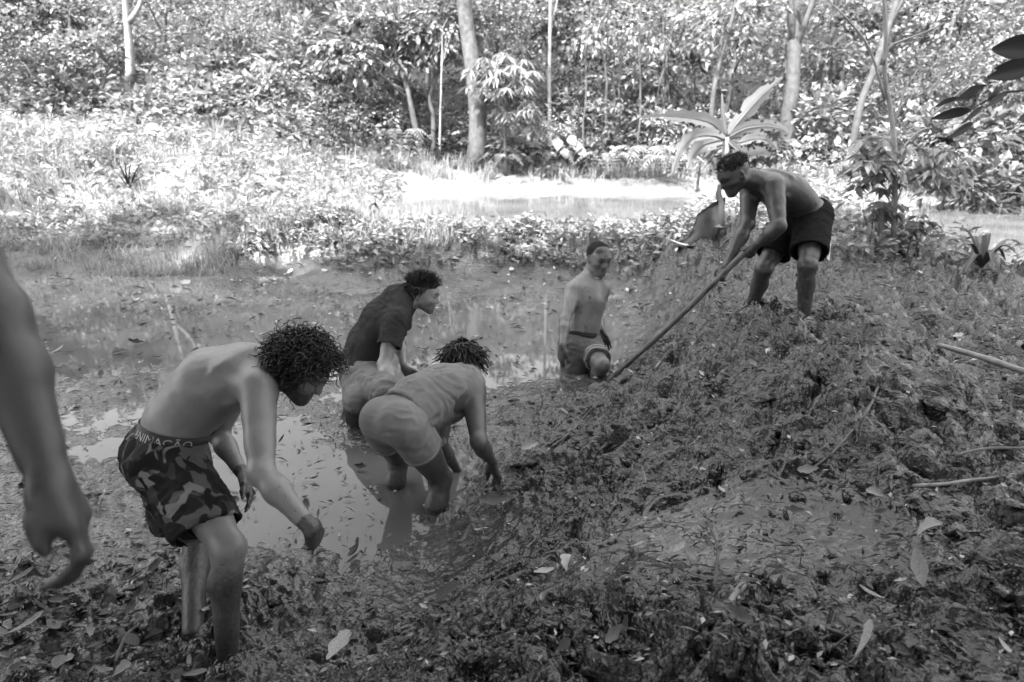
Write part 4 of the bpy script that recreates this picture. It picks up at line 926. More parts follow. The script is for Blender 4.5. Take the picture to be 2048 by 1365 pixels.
# ================================================================== 6. the bystander whose arm enters at the left edge
def person_arm():
    j = {}
    j['elR'] = P(-14,635,.99); j['wrR'] = P(104,965,.95); j['shR'] = J(j['elR'],-215,290,.31,1)
    s = j['shR']; j['shL'] = s+np.array([-.36,.04,0]); j['upper'] = (s+j['shL'])/2+np.array([0,-.0,-.02]); j['neck'] = j['upper']+np.array([0,0,.09]); j['head'] = j['neck']+np.array([0,.03,.15])
    j['chest'] = j['upper']+np.array([0,0,-.15]); j['waist'] = j['chest']+np.array([0,0,-.18]); j['pelvis'] = j['waist']+np.array([-.12,-.08,-.15]); j['waist'] = j['waist']+np.array([-.06,-.04,0])
    j['hipR'] = j['pelvis']+np.array([.10,0,-.04]); j['hipL'] = j['pelvis']+np.array([-.10,0,-.04]); gz_ = float(base_h(np.array([s[0]-.2]), np.array([s[1]]))[0]) if 'base_h' in globals() else .45
    for q, e in (('R', 1), ('L', -1)):
        h = j['hip'+q]; j['an'+q] = np.array([h[0]+.03*e, h[1]+.0, gz_+.05]); j['kn'+q] = (h+j['an'+q])/2+np.array([0,.06,0])
    j['elL'] = j['shL']+np.array([-.06,0,-.29]); j['wrL'] = j['elL']+np.array([0,.05,-.25]); report('F', j)
    S = Sculpt(); torso(S, j, 1.0); glutes(S, j); back_front(S, j); arm(S, j, 'R', 1.03); arm(S, j, 'L', 1.0); leg(S, j, 'R', 1.0, foot=(0,1,0), fr=(0,1,0)); leg(S, j, 'L', 1.0, foot=(0,1,0), fr=(0,1,0))
    hd = head(S, j['head'], np.array([0,1,0]), np.array([0,0,1])); neck_traps(S, j, hd)
    w = j['wrR']; D0 = .945; fan = ((0,0),(9,.021),(14,.041),(14,.058)); hr = [w]
    S.ecap(P(106,985,D0+.02), P(128,1045,D0+.02), np.array([.55,.8,0]), (.034,.019), (.040,.016), .02)
    for q, (dx, dd) in enumerate(fan):                      # four fingers one behind the other, curling to the left
        k_ = P(142+dx*.6,1058-q*3,D0-.012+dd); f1 = P(160+dx*.8,1114-q*4,D0-.014+dd); f2 = P(124+dx*1.6,1160-q*2,D0-.014+dd); f3 = P(84+dx*2.2,1178-q*3,D0-.012+dd)
        S.cone(w+(k_-w)*.15, k_, .014, .0125, .016); S.cone(k_, f1, .0115, .0098, .008); S.cone(f1, f2, .0098, .0086, .004); S.cone(f2, f3, .0086, .0066, .004); S.ball(f1, .0105, .006); hr += [k_, f1, f2, f3]
    t0 = P(84,1000,D0-.016); t1 = P(72,1045,D0-.022); t2 = P(80,1082,D0-.024); t3 = P(92,1108,D0-.024)
    S.cone(t0, t1, .018, .0145, .018); S.cone(t1, t2, .0140, .0118, .010); S.cone(t2, t3, .0118, .0085, .006); S.cone(P(95,985,D0-.01), P(118,1040,D0-.014), .020, .016, .02); hr = np.array(hr)
    hl = hand(S, j['wrL'], np.array([0,.1,-1]), np.array([.3,.9,0]), np.array([.9,-.3,0]))
    def masks_fn(V): return np.maximum(face_masks(V, hd), scalp_dark(V, hd, hairline)), 0*V[:,0]
    root = make_body('person', S, (j['pelvis'][0], j['pelvis'][1], gz_), .0082, mat_skin('skin_tan', .045, .5), masks_fn, 'bystander at the edge of the picture, only a bare hanging arm and hand in view')
    K = Sculpt(); LH = np.array([1.,0,0]); K.ecap(j['pelvis'], j['waist'], LH, (.17,.13), (.15,.115), .04, planes=[(j['pelvis']+np.array([0,0,.08]), (0,0,1))])
    for q in 'RL': a = j['hip'+q]; d = unit(j['kn'+q]-a); K.cone(a, a+d*.36, .11, .115, .05, planes=[(a+d*.34, d)])
    garment('shorts', K, root, .016, mat_cloth('dark_cotton', .05, .08), .006)
    hair_straight(hd, root, HAIR, 250, hairline, lambda d, q: unit(d+DOWN), (.02,.04), .004, 3, 4)
    return root
person_bending(); print('A', round(time.time()-T0,1)); person_briefs(); print('B', round(time.time()-T0,1)); person_shirt(); person_standing(); print('C', round(time.time()-T0,1)); person_digging(); hoe(); person_arm()
print('people', round(time.time()-T0, 1))
# ================================================================== foliage
def mat_leaf(name, lo, hi, trans=.35, rough=.45, spec=.4):
    m = M(name); b = m.bsdf(lo, rough, spec); t = m.attr('tone')
    col = m.mix(t, lo, hi); m.l(col, b.inputs['Base Color'])
    tr = m.n('ShaderNodeBsdfTranslucent'); m.l(col, tr.inputs['Color']); mx = m.n('ShaderNodeMixShader'); mx.inputs[0].default_value = trans
    m.l(b.outputs[0], mx.inputs[1]); m.l(tr.outputs[0], mx.inputs[2]); m.l(mx.outputs[0], m.out.inputs[0]); return m.m
LEAF = [mat_leaf('broad_leaf', .08, .24), mat_leaf('small_leaf', .10, .27), mat_leaf('lance_leaf', .12, .28, .4), mat_leaf('dark_leaf', .025, .05, .1), mat_leaf('grass_blade', .16, .34, .4, .6, .25), mat_leaf('banana_leaf', .17, .26, .45), mat_leaf('deep_leaf', .03, .10, .25)]
BARK = mat_plain('grey_bark', .065, .85, .55, 7, .5, .8); BARK_PALE = mat_plain('pale_bark', .19, .8, .3, 5, .5, .6); BARK_DARK = mat_plain('dark_bark', .06, .85, .4, 9)
LT = np.array([(0,0,0),(.42,-.5,.07),(.5,0,-.03),(.42,.5,.07),(1,0,-.10)]); LTF = np.array([(0,1,2),(1,4,2),(0,2,3),(2,4,3)])
def leaves(pos, axis, up, L, W):
    """one folded leaf of four faces at each position"""
    n = len(pos); axis = axis/np.maximum(np.linalg.norm(axis, axis=1, keepdims=True), 1e-9)
    side = np.cross(up, axis); side /= np.maximum(np.linalg.norm(side, axis=1, keepdims=True), 1e-9); nr = np.cross(axis, side)
    L = np.broadcast_to(L, (n,))[:,None,None]; W = np.broadcast_to(W, (n,))[:,None,None]
    V = pos[:,None,:]+axis[:,None,:]*LT[None,:,:1]*L+side[:,None,:]*LT[None,:,1:2]*W+nr[:,None,:]*LT[None,:,2:]*L
    F = (np.arange(n)[:,None,None]*5+LTF[None]).reshape(-1,3); return V.reshape(-1,3), F
def rdir(n): v = rng.normal(size=(n,3)); return v/np.linalg.norm(v, axis=1, keepdims=True)
def leaf_cloud(cen, rad, ncl, per, L, W, droop=.4, clr=.32, whorl=False, top_bias=.25, shell=.55):
    """clusters of leaves spread through an uneven crown; returns V, F, tone"""
    cen = np.asarray(cen, float); rad = np.asarray(rad, float)
    d = rdir(ncl); d[:,2] += top_bias; d /= np.linalg.norm(d, axis=1, keepdims=True)
    bump = 1+.35*vnoise3(d*2.2+cen, int(abs(cen[0])*7) % 97); rr = (shell+(1-shell)*rng.random(ncl)**.6)*bump
    cc = cen+d*rad*rr[:,None]; k = np.repeat(np.arange(ncl), per); n = len(k)
    off = rdir(n)*(rng.random(n)[:,None]**.5)*clr*np.array([1.1,1.1,.6])
    if whorl:
        az = rng.random(n)*6.28; ax = np.stack([np.cos(az), np.sin(az), -.35-droop*rng.random(n)], 1); pos = cc[k]+off*.35
    else:
        ax = off/clr+d[k]*.7+rdir(n)*.5; ax[:,2] -= droop; pos = cc[k]+off
    up = np.stack([rng.normal(size=n)*.45, rng.normal(size=n)*.45, np.ones(n)], 1)
    s = rng.uniform(.65, 1.25, n); V, F = leaves(pos, ax, up, L*s, W*s)
    tone = np.repeat(np.clip(rng.normal(.5, .28, n)+np.repeat(rng.normal(0,.15,ncl), per), 0, 1), 5); return V, F, tone
def trunk_mesh(S, pts, r0, r1, sides=9, n=14, wob=.0):
    c = smooth_path(pts, n); t = np.linspace(0, 1, n)
    if wob: c = c+wob*np.stack([vnoise3(c*1.7, 3), vnoise3(c*1.7, 4), 0*t], 1)
    V, F = tube(c, (r0+(r1-r0)*t)*(1+.35*np.exp(-t*14)), sides); S.add(V, F); return c
def gz(x, y): return float(base_h(np.array([x]), np.array([y]))[0])
def tree(name, label, cat, base, trunk_pts, r0, r1, crowns, leafmat, barkmat, group=None, branches=6, wob=.05, crown_name='crown'):
    root = empty(name, base, label, cat, group); S = Soup(); c = trunk_mesh(S, trunk_pts, r0, r1, 9, 16, wob); allc = []
    for (cen, rad, ncl, per, L, W, kw) in crowns:
        for q in range(branches):
            s_ = c[int(rng.integers(len(c)//2, len(c)))]; e = np.asarray(cen)+rdir(1)[0]*np.asarray(rad)*.75
            if np.linalg.norm(e-s_) < .2: continue
            m = (s_+e)/2+np.array([0,0,.15*np.linalg.norm(e-s_)*rng.uniform(-.3,1)]); S.add(*tube(smooth_path([s_, m, e], 7), np.linspace(max(r1*.7,.012), .007, 7), 5))
        allc.append(leaf_cloud(cen, rad, ncl, per, L, W, **kw))
    obj('trunk', S.data('trunk', barkmat, True, base), root)
    if allc:
        Sc = Soup()
        for V, F, t in allc: Sc.add(V, F, t)
        obj(crown_name, Sc.data(crown_name, leafmat, False, base, 'tone'), root)
    return root

# ---- the tree that shades the foreground: it stands behind the camera, its crown overhead
sx, sy = sun_vec[0]/sun_vec[2], sun_vec[1]/sun_vec[2]
def shade_tree(name, lab_, x0, H, cells):
    base = np.array([x0, -7.5, 0]); base[2] = gz(base[0], base[1]); cr = []
    for gx_, gy_ in cells:
        x = gx_+rng.uniform(-.5,.5)+sx*H; y = gy_+rng.uniform(-.5,.5)+sy*H
        cr.append(((x, y, H+rng.uniform(-.6,.9)), (1.7,1.7,1.2), 66, 12, .48, .32, dict(droop=.2, clr=.55, shell=.1)))
    c = np.mean([k_[0] for k_ in cr], 0); tree(name, lab_, 'tree', base, [base, base*.6+c*.4-[0,0,.5], c-[0,0,.8]], .32, .14, cr, LEAF[0], BARK, branches=2)
_cells = [(x, y) for x in np.arange(-9.6, 10.6, 2.1) for y in np.arange(-3.4, 9.0, 2.1) if not (x > 3.4 and y > 4.2)]+[(x, 9.4) for x in np.arange(-9.6, -4.9, 2.1)]
shade_tree('shade_tree', 'tall spreading tree behind the camera, shading the left of the mud', -8.0, 9.0, [c for c in _cells if c[0] < 0])
shade_tree('shade_tree', 'tall spreading tree behind the camera, shading the heap', -.5, 9.5, [c for c in _cells if c[0] >= -2])

# unseen trees added behind the camera to darken the surfaces that face it
for n_, (x, y, z, r) in enumerate([(-15,1,3,2.6),(-12,-3,3.2,2.6),(-8.5,-4.5,3,2.4),(-5,-5.2,3.2,2.4),(-1.5,-5.6,3,2.4),(2,-5.4,3.2,2.4),(5.5,-5,3,2.4),(9,-4.2,3.2,2.5),(12.5,-2,3,2.6),(-13,-6,7.5,2.9),(-8,-7.5,7.8,2.9),(-3,-8,7.5,2.9),(2,-8,8,2.9),(7,-7.5,7.5,2.9),(12,-5.5,7.8,2.9),(14,1.5,3.5,2.4)]):
    b_ = np.array([x, y-.5, gz(x, y-.5)]); tree('light_block_tree', 'added unseen dark tree blocking light from behind the camera', 'tree', b_, [b_, (b_+[x, y, z])/2, np.array([x, y, z])], .14, .07, [((x, y, z), (r, r*.7, r), 75, 9, .46, .30, dict(droop=.3, clr=.6, shell=.25))], LEAF[3], BARK_DARK, 'added light-blocking trees', branches=3)

# ---- named trunks of the jungle edge
def foot(px, d):                         # the place on the ground d metres ahead that is seen at column px
    py = 300.0
    for _ in range(4):
        p = at(px, py, d); z = gz(p[0], d); v = np.array([p[0], d, z])-CAMP; py = _cy-FPX*(v@UPV)/(v@FWD)
    p = at(px, py, d); return np.array([p[0], d, gz(p[0], d)])
def ordinal(k): return ['first','second','third','fourth','fifth','sixth','seventh','eighth','ninth','tenth','eleventh','twelfth','thirteenth','fourteenth','fifteenth','sixteenth'][k]
g = foot(262, 22); tree('slender_tree', 'slender white-barked tree forking near the top of the left slope', 'tree', g, [g, at(258,80,22), at(252,25,22), at(246,-60,22), at(240,-120,22)], .125, .06, [((g[0]-.3,22.2,8.2),(1.6,1.4,1.1),30,22,.24,.12,{})], LEAF[0], BARK_PALE, branches=3, wob=.02)
_f = [o for o in bpy.data.objects if o.name == 'slender_tree'][0]
S_ = Soup(); S_.add(*tube(smooth_path([at(258,45,22), at(275,20,22), at(284,-10,22), at(284,-90,22)], 9), np.linspace(.085,.04,9), 8)); obj('branch', S_.data('branch', BARK_PALE, True, _f.location), _f)
g = foot(952, 18.8); tree('straight_tree', 'thick straight grey trunk rising behind the middle of the pond', 'tree', g, [g, at(956,230,18.8), at(944,120,18.9), at(930,20,19), at(922,-120,19), at(918,-260,19)], .235, .16, [((g[0]-.5,19.3,8.6),(2.2,1.8,1.3),40,26,.24,.13,{})], LEAF[0], BARK, branches=4, wob=.03)
g = foot(1100, 23); tree('pole_tree', 'thin straight pale pole tree above the drooping-leaved sapling', 'tree', g, [g, at(1099,150,23), at(1101,0,23), at(1102,-150,23)], .06, .045, [((g[0],23.2,7.6),(1.2,1.2,.9),24,20,.2,.1,{})], LEAF[1], BARK_PALE, branches=2, wob=.0)
g = foot(842, 20); tree('crooked_tree', 'crooked forked tree in the dark hollow, its trunk curving to the left', 'tree', g, [g, at(832,260,20), at(820,205,20), at(806,160,20.1), at(780,120,20.3)], .10, .05, [(at(740,95,20.4),(1.7,1.2,.9),46,24,.24,.14,{}), (at(850,60,20.8),(1.5,1.1,.9),40,24,.24,.14,{})], LEAF[0], BARK, branches=9)
g = foot(866, 20.3); tree('crooked_tree', 'crooked slim tree in the dark hollow, beside the thick straight trunk', 'tree', g, [g, at(864,240,20.3), at(858,200,20.3), at(870,160,20.3), at(880,110,20.4)], .075, .04, [(at(900,60,20.6),(1.1,.9,.7),28,22,.22,.13,{})], LEAF[0], BARK, branches=8)
g = foot(880, 19.6); tree('thin_sapling', 'thin bare upright stem in the dark hollow, just left of the straight trunk', 'sapling', g, [g, at(880,220,19.6), at(884,150,19.6), at(884,60,19.7)], .032, .018, [(at(884,50,19.8),(.5,.5,.4),10,12,.16,.09,{})], LEAF[1], BARK_PALE, branches=4, wob=.02)
g = foot(1690, 17); tree('leaning_tree', 'pale leaning trunk slanting up to the right behind the digging person', 'tree', g, [g, at(1712,250,17), at(1735,170,17), at(1757,110,17), at(1790,10,17), at(1820,-90,17)], .09, .07, [((g[0]+1.6,17.4,6.6),(1.6,1.4,1.0),34,22,.2,.11,{})], LEAF[1], BARK_DARK, branches=4, wob=.03)
g = foot(1578, 19); tree('dark_trunk_tree', 'dark thick trunk behind the upright banana leaf', 'tree', g, [g, at(1577,240,19), at(1583,180,19), at(1588,60,19.2), at(1590,-100,19.4)], .2, .16, [((g[0],19.6,6.9),(1.9,1.6,1.2),38,24,.22,.13,{})], LEAF[0], BARK_DARK, branches=4)
g = foot(1420, 18.5); tree('leaning_sapling', 'slim grey sapling leaning right above the banana plant', 'sapling', g, [g, at(1422,220,18.5), at(1440,120,18.5), at(1462,40,18.6), at(1475,-60,18.6)], .07, .045, [(at(1480,40,18.9),(1.2,1.0,.8),30,22,.2,.12,{})], LEAF[0], BARK, branches=6)
for px, d, lean, r, lab in ((1165,19,10,.03,'thin straight stem left of the two vine-hung saplings behind the pond'),(1232,20,-8,.028,'thin stem with small leaves standing just right of the drooping-leaved sapling'),(1275,18.8,6,.03,'thin grey sapling behind the right half of the pond, by the round-leaved shrub'),
                        (1300,20.5,30,.035,'slim sapling leaning right in the open jungle left of the banana plant'),(1345,21,-14,.035,'slim sapling leaning left in the open jungle left of the banana plant'),(1215,22,-4,.05,'taller slim tree high in the open jungle left of the banana plant'),(1650,21,12,.04,'slim tree between the dark trunk and the leaning trunk')):
    g = foot(px, d); tree('thin_sapling', lab, 'sapling', g, [g, at(px+lean*.5,220,d), at(px+lean,120,d), at(px+lean*1.6,10,d), at(px+lean*2,-60,d)], r, r*.55, [(at(px+lean*1.5,60,d+.2),(.8,.8,.9),16,16,.17,.09,{})], LEAF[1], BARK, branches=5, wob=.08)

# sapling with long drooping leaves in whorls, right of the straight trunk
g = foot(1010, 18.2); tree('drooping_sapling', 'sapling with long drooping pale leaves beside the thick straight trunk', 'sapling', g, [g, at(1008,250,18.2), at(1005,180,18.2), at(1000,120,18.3)], .04, .02,
    [(at(1005,165,18.2),(1.1,.9,.75),46,15,.34,.075,dict(droop=.7,whorl=True,clr=.2,shell=.3)), (at(1050,230,18.0),(.7,.6,.4),20,14,.32,.07,dict(droop=.8,whorl=True,clr=.2,shell=.3))], LEAF[2], BARK, branches=8)

# ---- the jungle wall: broad trees in three depths
lab = {0: ('broad-leaved tree in the foliage on the left hillside', 'broad-leaved trees, left hillside'),
       1: ('leafy tree in the foliage above the pond', 'leafy trees above the pond'),
       2: ('small-leaved tree in the top right foliage', 'bright trees, top right')}
def zone(px): return 0 if px < 700 else (1 if px < 1400 else 2)
TREES = [(-180,40,26,3.0,2.0),(20,30,27,2.6,1.8),(150,60,25,2.4,1.6),(340,60,25,2.6,1.7),(470,110,23.5,2.3,1.5),(600,30,26,2.6,1.7),(620,150,22.5,1.9,1.2),(730,110,22,1.9,1.3),(60,-60,31,3.2,2.2),(400,-60,31,3.4,2.2),(720,-70,30,3.0,2.0),
                          (850,20,25,2.2,1.4),(1000,30,26,2.4,1.5),(1060,90,27,2.4,1.5),(1180,60,26,2.0,1.5),(1300,60,24,2.0,1.4),(1400,20,25,2.2,1.6),(1000,-70,31,3,2),(1300,-70,31,3,2),(1330,150,22,1.5,1.0),(1230,130,25,1.6,1.2),
                          (1480,70,22,1.9,1.3),(1560,-40,28,2.6,1.8),(1650,60,23,2.0,1.4),(1640,140,20.5,1.5,1.0),(1780,40,24,2.2,1.6),(1900,70,22,2.2,1.5),(2030,50,23,2.4,1.7),(2200,80,23,2.6,1.8),(1850,-60,30,3.0,2.0),(2120,-60,29,3,2),(1950,170,20,1.7,1.2),(2080,190,19,1.8,1.2),(1820,180,20,1.5,1.1)]
rank = lambda L_, z_, zf: {px: k for k, px in enumerate(sorted(t[0]+t[1]*1e-3 for t in L_ if zf(t[0]) == z_ and 0 <= t[0] <= 2110))}
which = lambda L_, z_, zf, px, py: (', '+ordinal(rank(L_, z_, zf)[px+py*1e-3])+' from the left') if 0 <= px <= 2110 else (', beyond the '+('left' if px < 0 else 'right')+' edge')
for px, py, d, rx, rz in TREES:
    c = at(px, py, d); z = zone(px); gb_ = np.array([c[0]+rng.uniform(-.3,.3), d+.2, gz(c[0], d+.2)]); c[2] = max(c[2], gb_[2]+rz*.6)
    big = z != 2; L = float(rng.choice([.13,.18,.24,.31] if big else [.12,.16,.22])); ncl = int(34*rx*rz*(.22/L)**.8); per = 15
    tree('jungle_tree', lab[z][0]+which(TREES, z, zone, px, py), 'tree', gb_, [gb_, gb_*.5+c*.5+[rng.uniform(-.3,.3),0,0], c+[0,0,rz*.4]], .09, .05, [(c, (rx, rx*.8, rz), ncl, per, L, L*.58, dict(droop=.35, clr=.30))], LEAF[int(rng.choice([0,1,6], p=[.45,.2,.35] if big else [.25,.5,.25]))], BARK, lab[z][1], branches=5)
# ---- shrubs on the slopes and along the pond
lab2 = {0: ('dense leafy shrub on the grassy left slope', 'shrubs on the left slope'), 1: ('leafy shrub on the far bank of the pond', 'shrubs on the far bank'), 2: ('bright shrub in the thicket behind the digging person', 'shrubs in the right thicket')}
SHRUBS = [(-60,240,19,1.6,.9),(70,180,21,1.6,.9),(150,235,18,1.2,.7),(330,200,20,1.4,.8),(300,260,17,1.1,.65),(420,250,18.5,1.3,.8),(520,230,19.5,1.5,.95),(560,270,18,1.2,.75),(650,240,19,1.2,.95),(690,290,18.5,.9,.65),(740,250,20.5,1.2,.9),(180,150,23,1.6,.9),(430,170,22.5,1.6,.9),
                          (800,250,22,1.3,1.2),(900,250,22,1.3,1.1),(1090,280,19.5,1.0,.65),(1160,250,20.5,1.1,.8),(1230,280,19,.9,.6),(1300,260,20,1.1,.9),(1380,270,19,1.1,.8),(1240,190,23,1.5,1.0),(1100,190,24,1.6,1.1),(1040,300,19.2,.8,.5),(1170,310,18.9,.8,.45),
                          (1520,290,17,.9,.7),(1600,330,15,.9,.6),(1640,260,19,1.2,.9),(1720,330,14.5,.9,.6),(1800,260,18,1.3,1.0),(1880,300,16,1.2,.75),(1960,300,16.5,1.3,.9),(2060,290,17,1.4,1.0),(1980,380,13.5,.9,.55),(1680,390,12.5,.7,.45),(1900,370,13.5,.7,.4),(2080,380,14,1.0,.6),(1400,330,16.5,.8,.6),(1830,330,15,.9,.6),(1560,370,13,.6,.4)]
zone2 = lambda px: 0 if px < 760 else (1 if px < 1450 else 2)
for px, py, d, rx, rz in SHRUBS:
    c = at(px, py, d); z = 0 if px < 760 else (1 if px < 1450 else 2); gb_ = np.array([c[0], d+.1, gz(c[0], d+.1)]); c[2] = max(c[2], gb_[2]+rz*.55)
    sm = rng.random() < .5; L = float(rng.choice([.10,.14,.18] if sm else [.2,.26])); ncl = int(42*rx*max(rz,.6)); per = 14
    tree('shrub', lab2[z][0]+which(SHRUBS, z, zone2, px, py), 'shrub', gb_, [gb_, (gb_+c)/2, c], .035, .02, [(c, (rx, rx*.8, rz), ncl, per, L, L*(.45 if sm else .6), dict(droop=.3, clr=.26, shell=.4))], LEAF[int(rng.choice([0,1,6], p=[.35,.35,.30]))], BARK, lab2[z][1], branches=5, crown_name='crown')
print('trees', round(time.time()-T0, 1))

# ---- undergrowth that covers the hillside: nobody could count it
def undergrowth():
    S = Soup(); n = 3000
    x = rng.uniform(-27, 27, n); y = rng.uniform(15.5, 36, n); pond = (x > -4.4) & (x < 13) & (y < 17.9); left = (x < -3.5) & (y > 14.5+.0*x)
    k = ~pond; x = x[k]; y = y[k]; z = base_h(x, y); n = len(x); per = 12; i_ = np.repeat(np.arange(n), per); m = len(i_)
    hgt = rng.uniform(.05, .75, m); pos = np.stack([x[i_]+rng.normal(size=m)*.28, y[i_]+rng.normal(size=m)*.28, z[i_]+hgt], 1)
    ax = rdir(m); ax[:,2] = ax[:,2]*.4-.1; up = np.stack([rng.normal(size=m)*.4, rng.normal(size=m)*.4, np.ones(m)], 1); s = rng.uniform(.6,1.4,m)
    V, F = leaves(pos, ax, up, .24*s, .11*s); S.add(V, F, np.repeat(rng.random(m), 5))
    tag(obj('undergrowth', S.data('undergrowth', LEAF[6], False, None, 'tone')), 'tangled low leafy undergrowth covering the hillside', 'undergrowth', kind='stuff')
undergrowth()
def blades(x, y, z, L, W, lean=.5, seg=2):
    n = len(x); az = rng.random(n)*6.28; d = np.stack([np.cos(az), np.sin(az), 0*az], 1); s = np.stack([-np.sin(az), np.cos(az), 0*az], 1); le = lean*rng.uniform(.2,1.2,n); t = np.linspace(0, 1, seg+1); V = []
    for q, tt in enumerate(t):
        p = np.stack([x, y, z], 1)+np.array([0,0,1.])*(L*(tt-.35*le*tt*tt))[:,None]+d*(L*le*tt*tt)[:,None]; w = (W*(1-tt)**.7*.5)[:,None]
        V += [p-s*w, p+s*w]
    V = np.stack(V, 1); k = 2*(seg+1); F = np.array([[2*a, 2*a+1, 2*a+3, 2*a+2] for a in range(seg)]); return V.reshape(-1,3), (np.arange(n)[:,None,None]*k+F[None]).reshape(-1,4), k
def grass():
    S = Soup()
    def patch(n, xs, ys, L, W, lean, keep=None, clump=0):
        x = rng.uniform(*xs, n); y = rng.uniform(*ys, n)
        if clump: c = rng.integers(0, clump, n); x = rng.uniform(*xs, clump)[c]+rng.normal(size=n)*.10; y = rng.uniform(*ys, clump)[c]+rng.normal(size=n)*.10
        if keep is not None: k = keep(x, y); x = x[k]; y = y[k]
        if not len(x): return
        V, F, k = blades(x, y, base_h(x, y)-.02, L*rng.uniform(.5,1.3,len(x)), W*rng.uniform(.6,1.2,len(x)), lean); S.add(V, F, np.repeat(rng.random(len(x)), k))
    patch(12500, (-13,-3.0), (10.8,19), .50, .018, .9, None, 520)                     # bright grass of the left slope
    patch(4500, (-4.5,-.8), (9.0,11.4), .36, .016, .7, None, 90)                                              # tufts on the berm by the pond
    patch(3000, (-9,-3.5), (8.8,11), .25, .014, .8, None, 90)
    patch(2400, (-1,5), (8.8,9.9), .16, .012, .8, None, 80)
    patch(4500, (-4,9), (17.7,19.2), .42, .022, .7, None, 140)                                                # far bank
    patch(6000, (3.2,11), (8.2,16.5), .40, .018, .7, lambda x, y: base_h(x, y) > .24, 170)                     # right thicket floor
    tag(obj('grass', S.data('grass', LEAF[4], False, None, 'tone')), 'bright sunlit grass and blades on the banks and the left slope', 'grass', kind='stuff')
grass()
def bank_weeds():
    S = Soup(); n = 3600; x = rng.uniform(-8, 5.5, n); y = rng.uniform(8.0, 11.0, n); h = base_h(x, y); k = (h > .10) & (fbm2(x*.8, y*.8, 2, 301) > -.25) & ~((x > -1.5) & (y > 10.0)); x = x[k]; y = y[k]; n = len(x); z = ground_h(x, y)
    per = 6; i_ = np.repeat(np.arange(n), per); m = len(i_); pos = np.stack([x[i_]+rng.normal(size=m)*.06, y[i_]+rng.normal(size=m)*.06, z[i_]+rng.uniform(0,.14,m)], 1)
    ax = rdir(m); ax[:,2] = np.abs(ax[:,2])*.5-.1; up = np.stack([rng.normal(size=m)*.6, rng.normal(size=m)*.6, np.ones(m)], 1); s = rng.uniform(.5,1.4,m); V, F = leaves(pos, ax, up, .095*s, .042*s); S.add(V, F, np.repeat(rng.random(m), 5))
    n3 = 2200; x = rng.uniform(-14, -2.6, n3); y = rng.uniform(10.6, 20, n3); k = fbm2(x*.5, y*.5, 2, 311) > -.3; x = x[k]; y = y[k]; z = base_h(x, y); per = 11; i_ = np.repeat(np.arange(len(x)), per); m = len(i_)
    hh = np.repeat(np.clip(.35+.5*fbm2(x*.6+9, y*.6, 2, 317), .08, 1.0), per)
    pos = np.stack([x[i_]+rng.normal(size=m)*.14, y[i_]+rng.normal(size=m)*.14, z[i_]+rng.uniform(0,1,m)*hh], 1); ax = rdir(m); ax[:,2] = ax[:,2]*.5+.05; up = np.stack([rng.normal(size=m)*.6, rng.normal(size=m)*.6, np.ones(m)], 1); s = rng.uniform(.5,1.6,m)*np.repeat(rng.choice([.7,1.0,1.5], len(x)), per); V, F = leaves(pos, ax, up, .125*s, .045*s); S.add(V, F, np.repeat(np.clip(rng.normal(.65,.3,m),0,1), 5))
    n2 = 1500; x = rng.uniform(3.0, 10, n2); y = rng.uniform(6.6, 13, n2); k = base_h(x, y) > .3; x = x[k]; y = y[k]; z = ground_h(x, y); per = 8; i_ = np.repeat(np.arange(len(x)), per); m = len(i_)
    pos = np.stack([x[i_]+rng.normal(size=m)*.10, y[i_]+rng.normal(size=m)*.10, z[i_]+rng.uniform(0,.30,m)], 1); ax = rdir(m); ax[:,2] *= .4; up = np.stack([rng.normal(size=m)*.6, rng.normal(size=m)*.6, np.ones(m)], 1); s = rng.uniform(.5,1.4,m); V, F = leaves(pos, ax, up, .12*s, .055*s); S.add(V, F, np.repeat(rng.random(m), 5))
    tag(obj('bank_weeds', S.data('bank_weeds', LEAF[1], False, None, 'tone')), 'low weeds and leaf scraps covering the banks round the pool', 'weeds', kind='stuff')
bank_weeds()
print('plants', round(time.time()-T0, 1))
# ================================================================== single plants and things
def seen(px, py, n=14):                  # where the line of sight through a pixel meets the ground
    px = np.atleast_1d(np.asarray(px, float)); py = np.atleast_1d(np.asarray(py, float))
    r = np.stack([ray(a, b) for a, b in zip(px, py)]); z = np.full(len(px), .25)
    for _ in range(n):
        p = CAMP+r*((z-CAM_H)/r[:,2])[:,None]; z = .5*z+.5*base_h(p[:,0], p[:,1])
    p = CAMP+r*((z-CAM_H)/r[:,2])[:,None]; p[:,2] = ground_h(p[:,0], p[:,1]); return p
def strap(pts, widths, fold=.25, side=None, tone=.5):
    """long leaf as a folded strip along a path: five points across"""
    pts = np.asarray(pts, float); n = len(pts); t = np.gradient(pts, axis=0); t /= np.linalg.norm(t, axis=1, keepdims=True)
    if isinstance(side, str): vd = pts-CAMP; vd /= np.linalg.norm(vd, axis=1, keepdims=True); side = np.cross(t, vd)*.8+np.cross(t, [0,0,1.0])*.5
    s = np.cross(t, [0,0,1.0]) if side is None else np.broadcast_to(np.asarray(side, float), t.shape); s = s-t*(s*t).sum(1)[:,None]; s /= np.maximum(np.linalg.norm(s, axis=1, keepdims=True), 1e-6); nr = np.cross(s, t); w = np.asarray(widths)[:,None]
    V = np.stack([pts-s*w+nr*w*fold, pts-s*w*.5+nr*w*fold*.62, pts-nr*w*.08, pts+s*w*.5+nr*w*fold*.62, pts+s*w+nr*w*fold], 1).reshape(-1,3)
    F = np.array([[5*a+b, 5*a+b+1, 5*a+b+6, 5*a+b+5] for a in range(n-1) for b in range(4)]); return V, F
def prof(n, tip=.75, base=.35): t = np.linspace(0, 1, n); return np.sin(np.pi*np.clip(t*.92+.06, 0, 1)**.8)**tip*(1-base*(1-t)**6)+.02
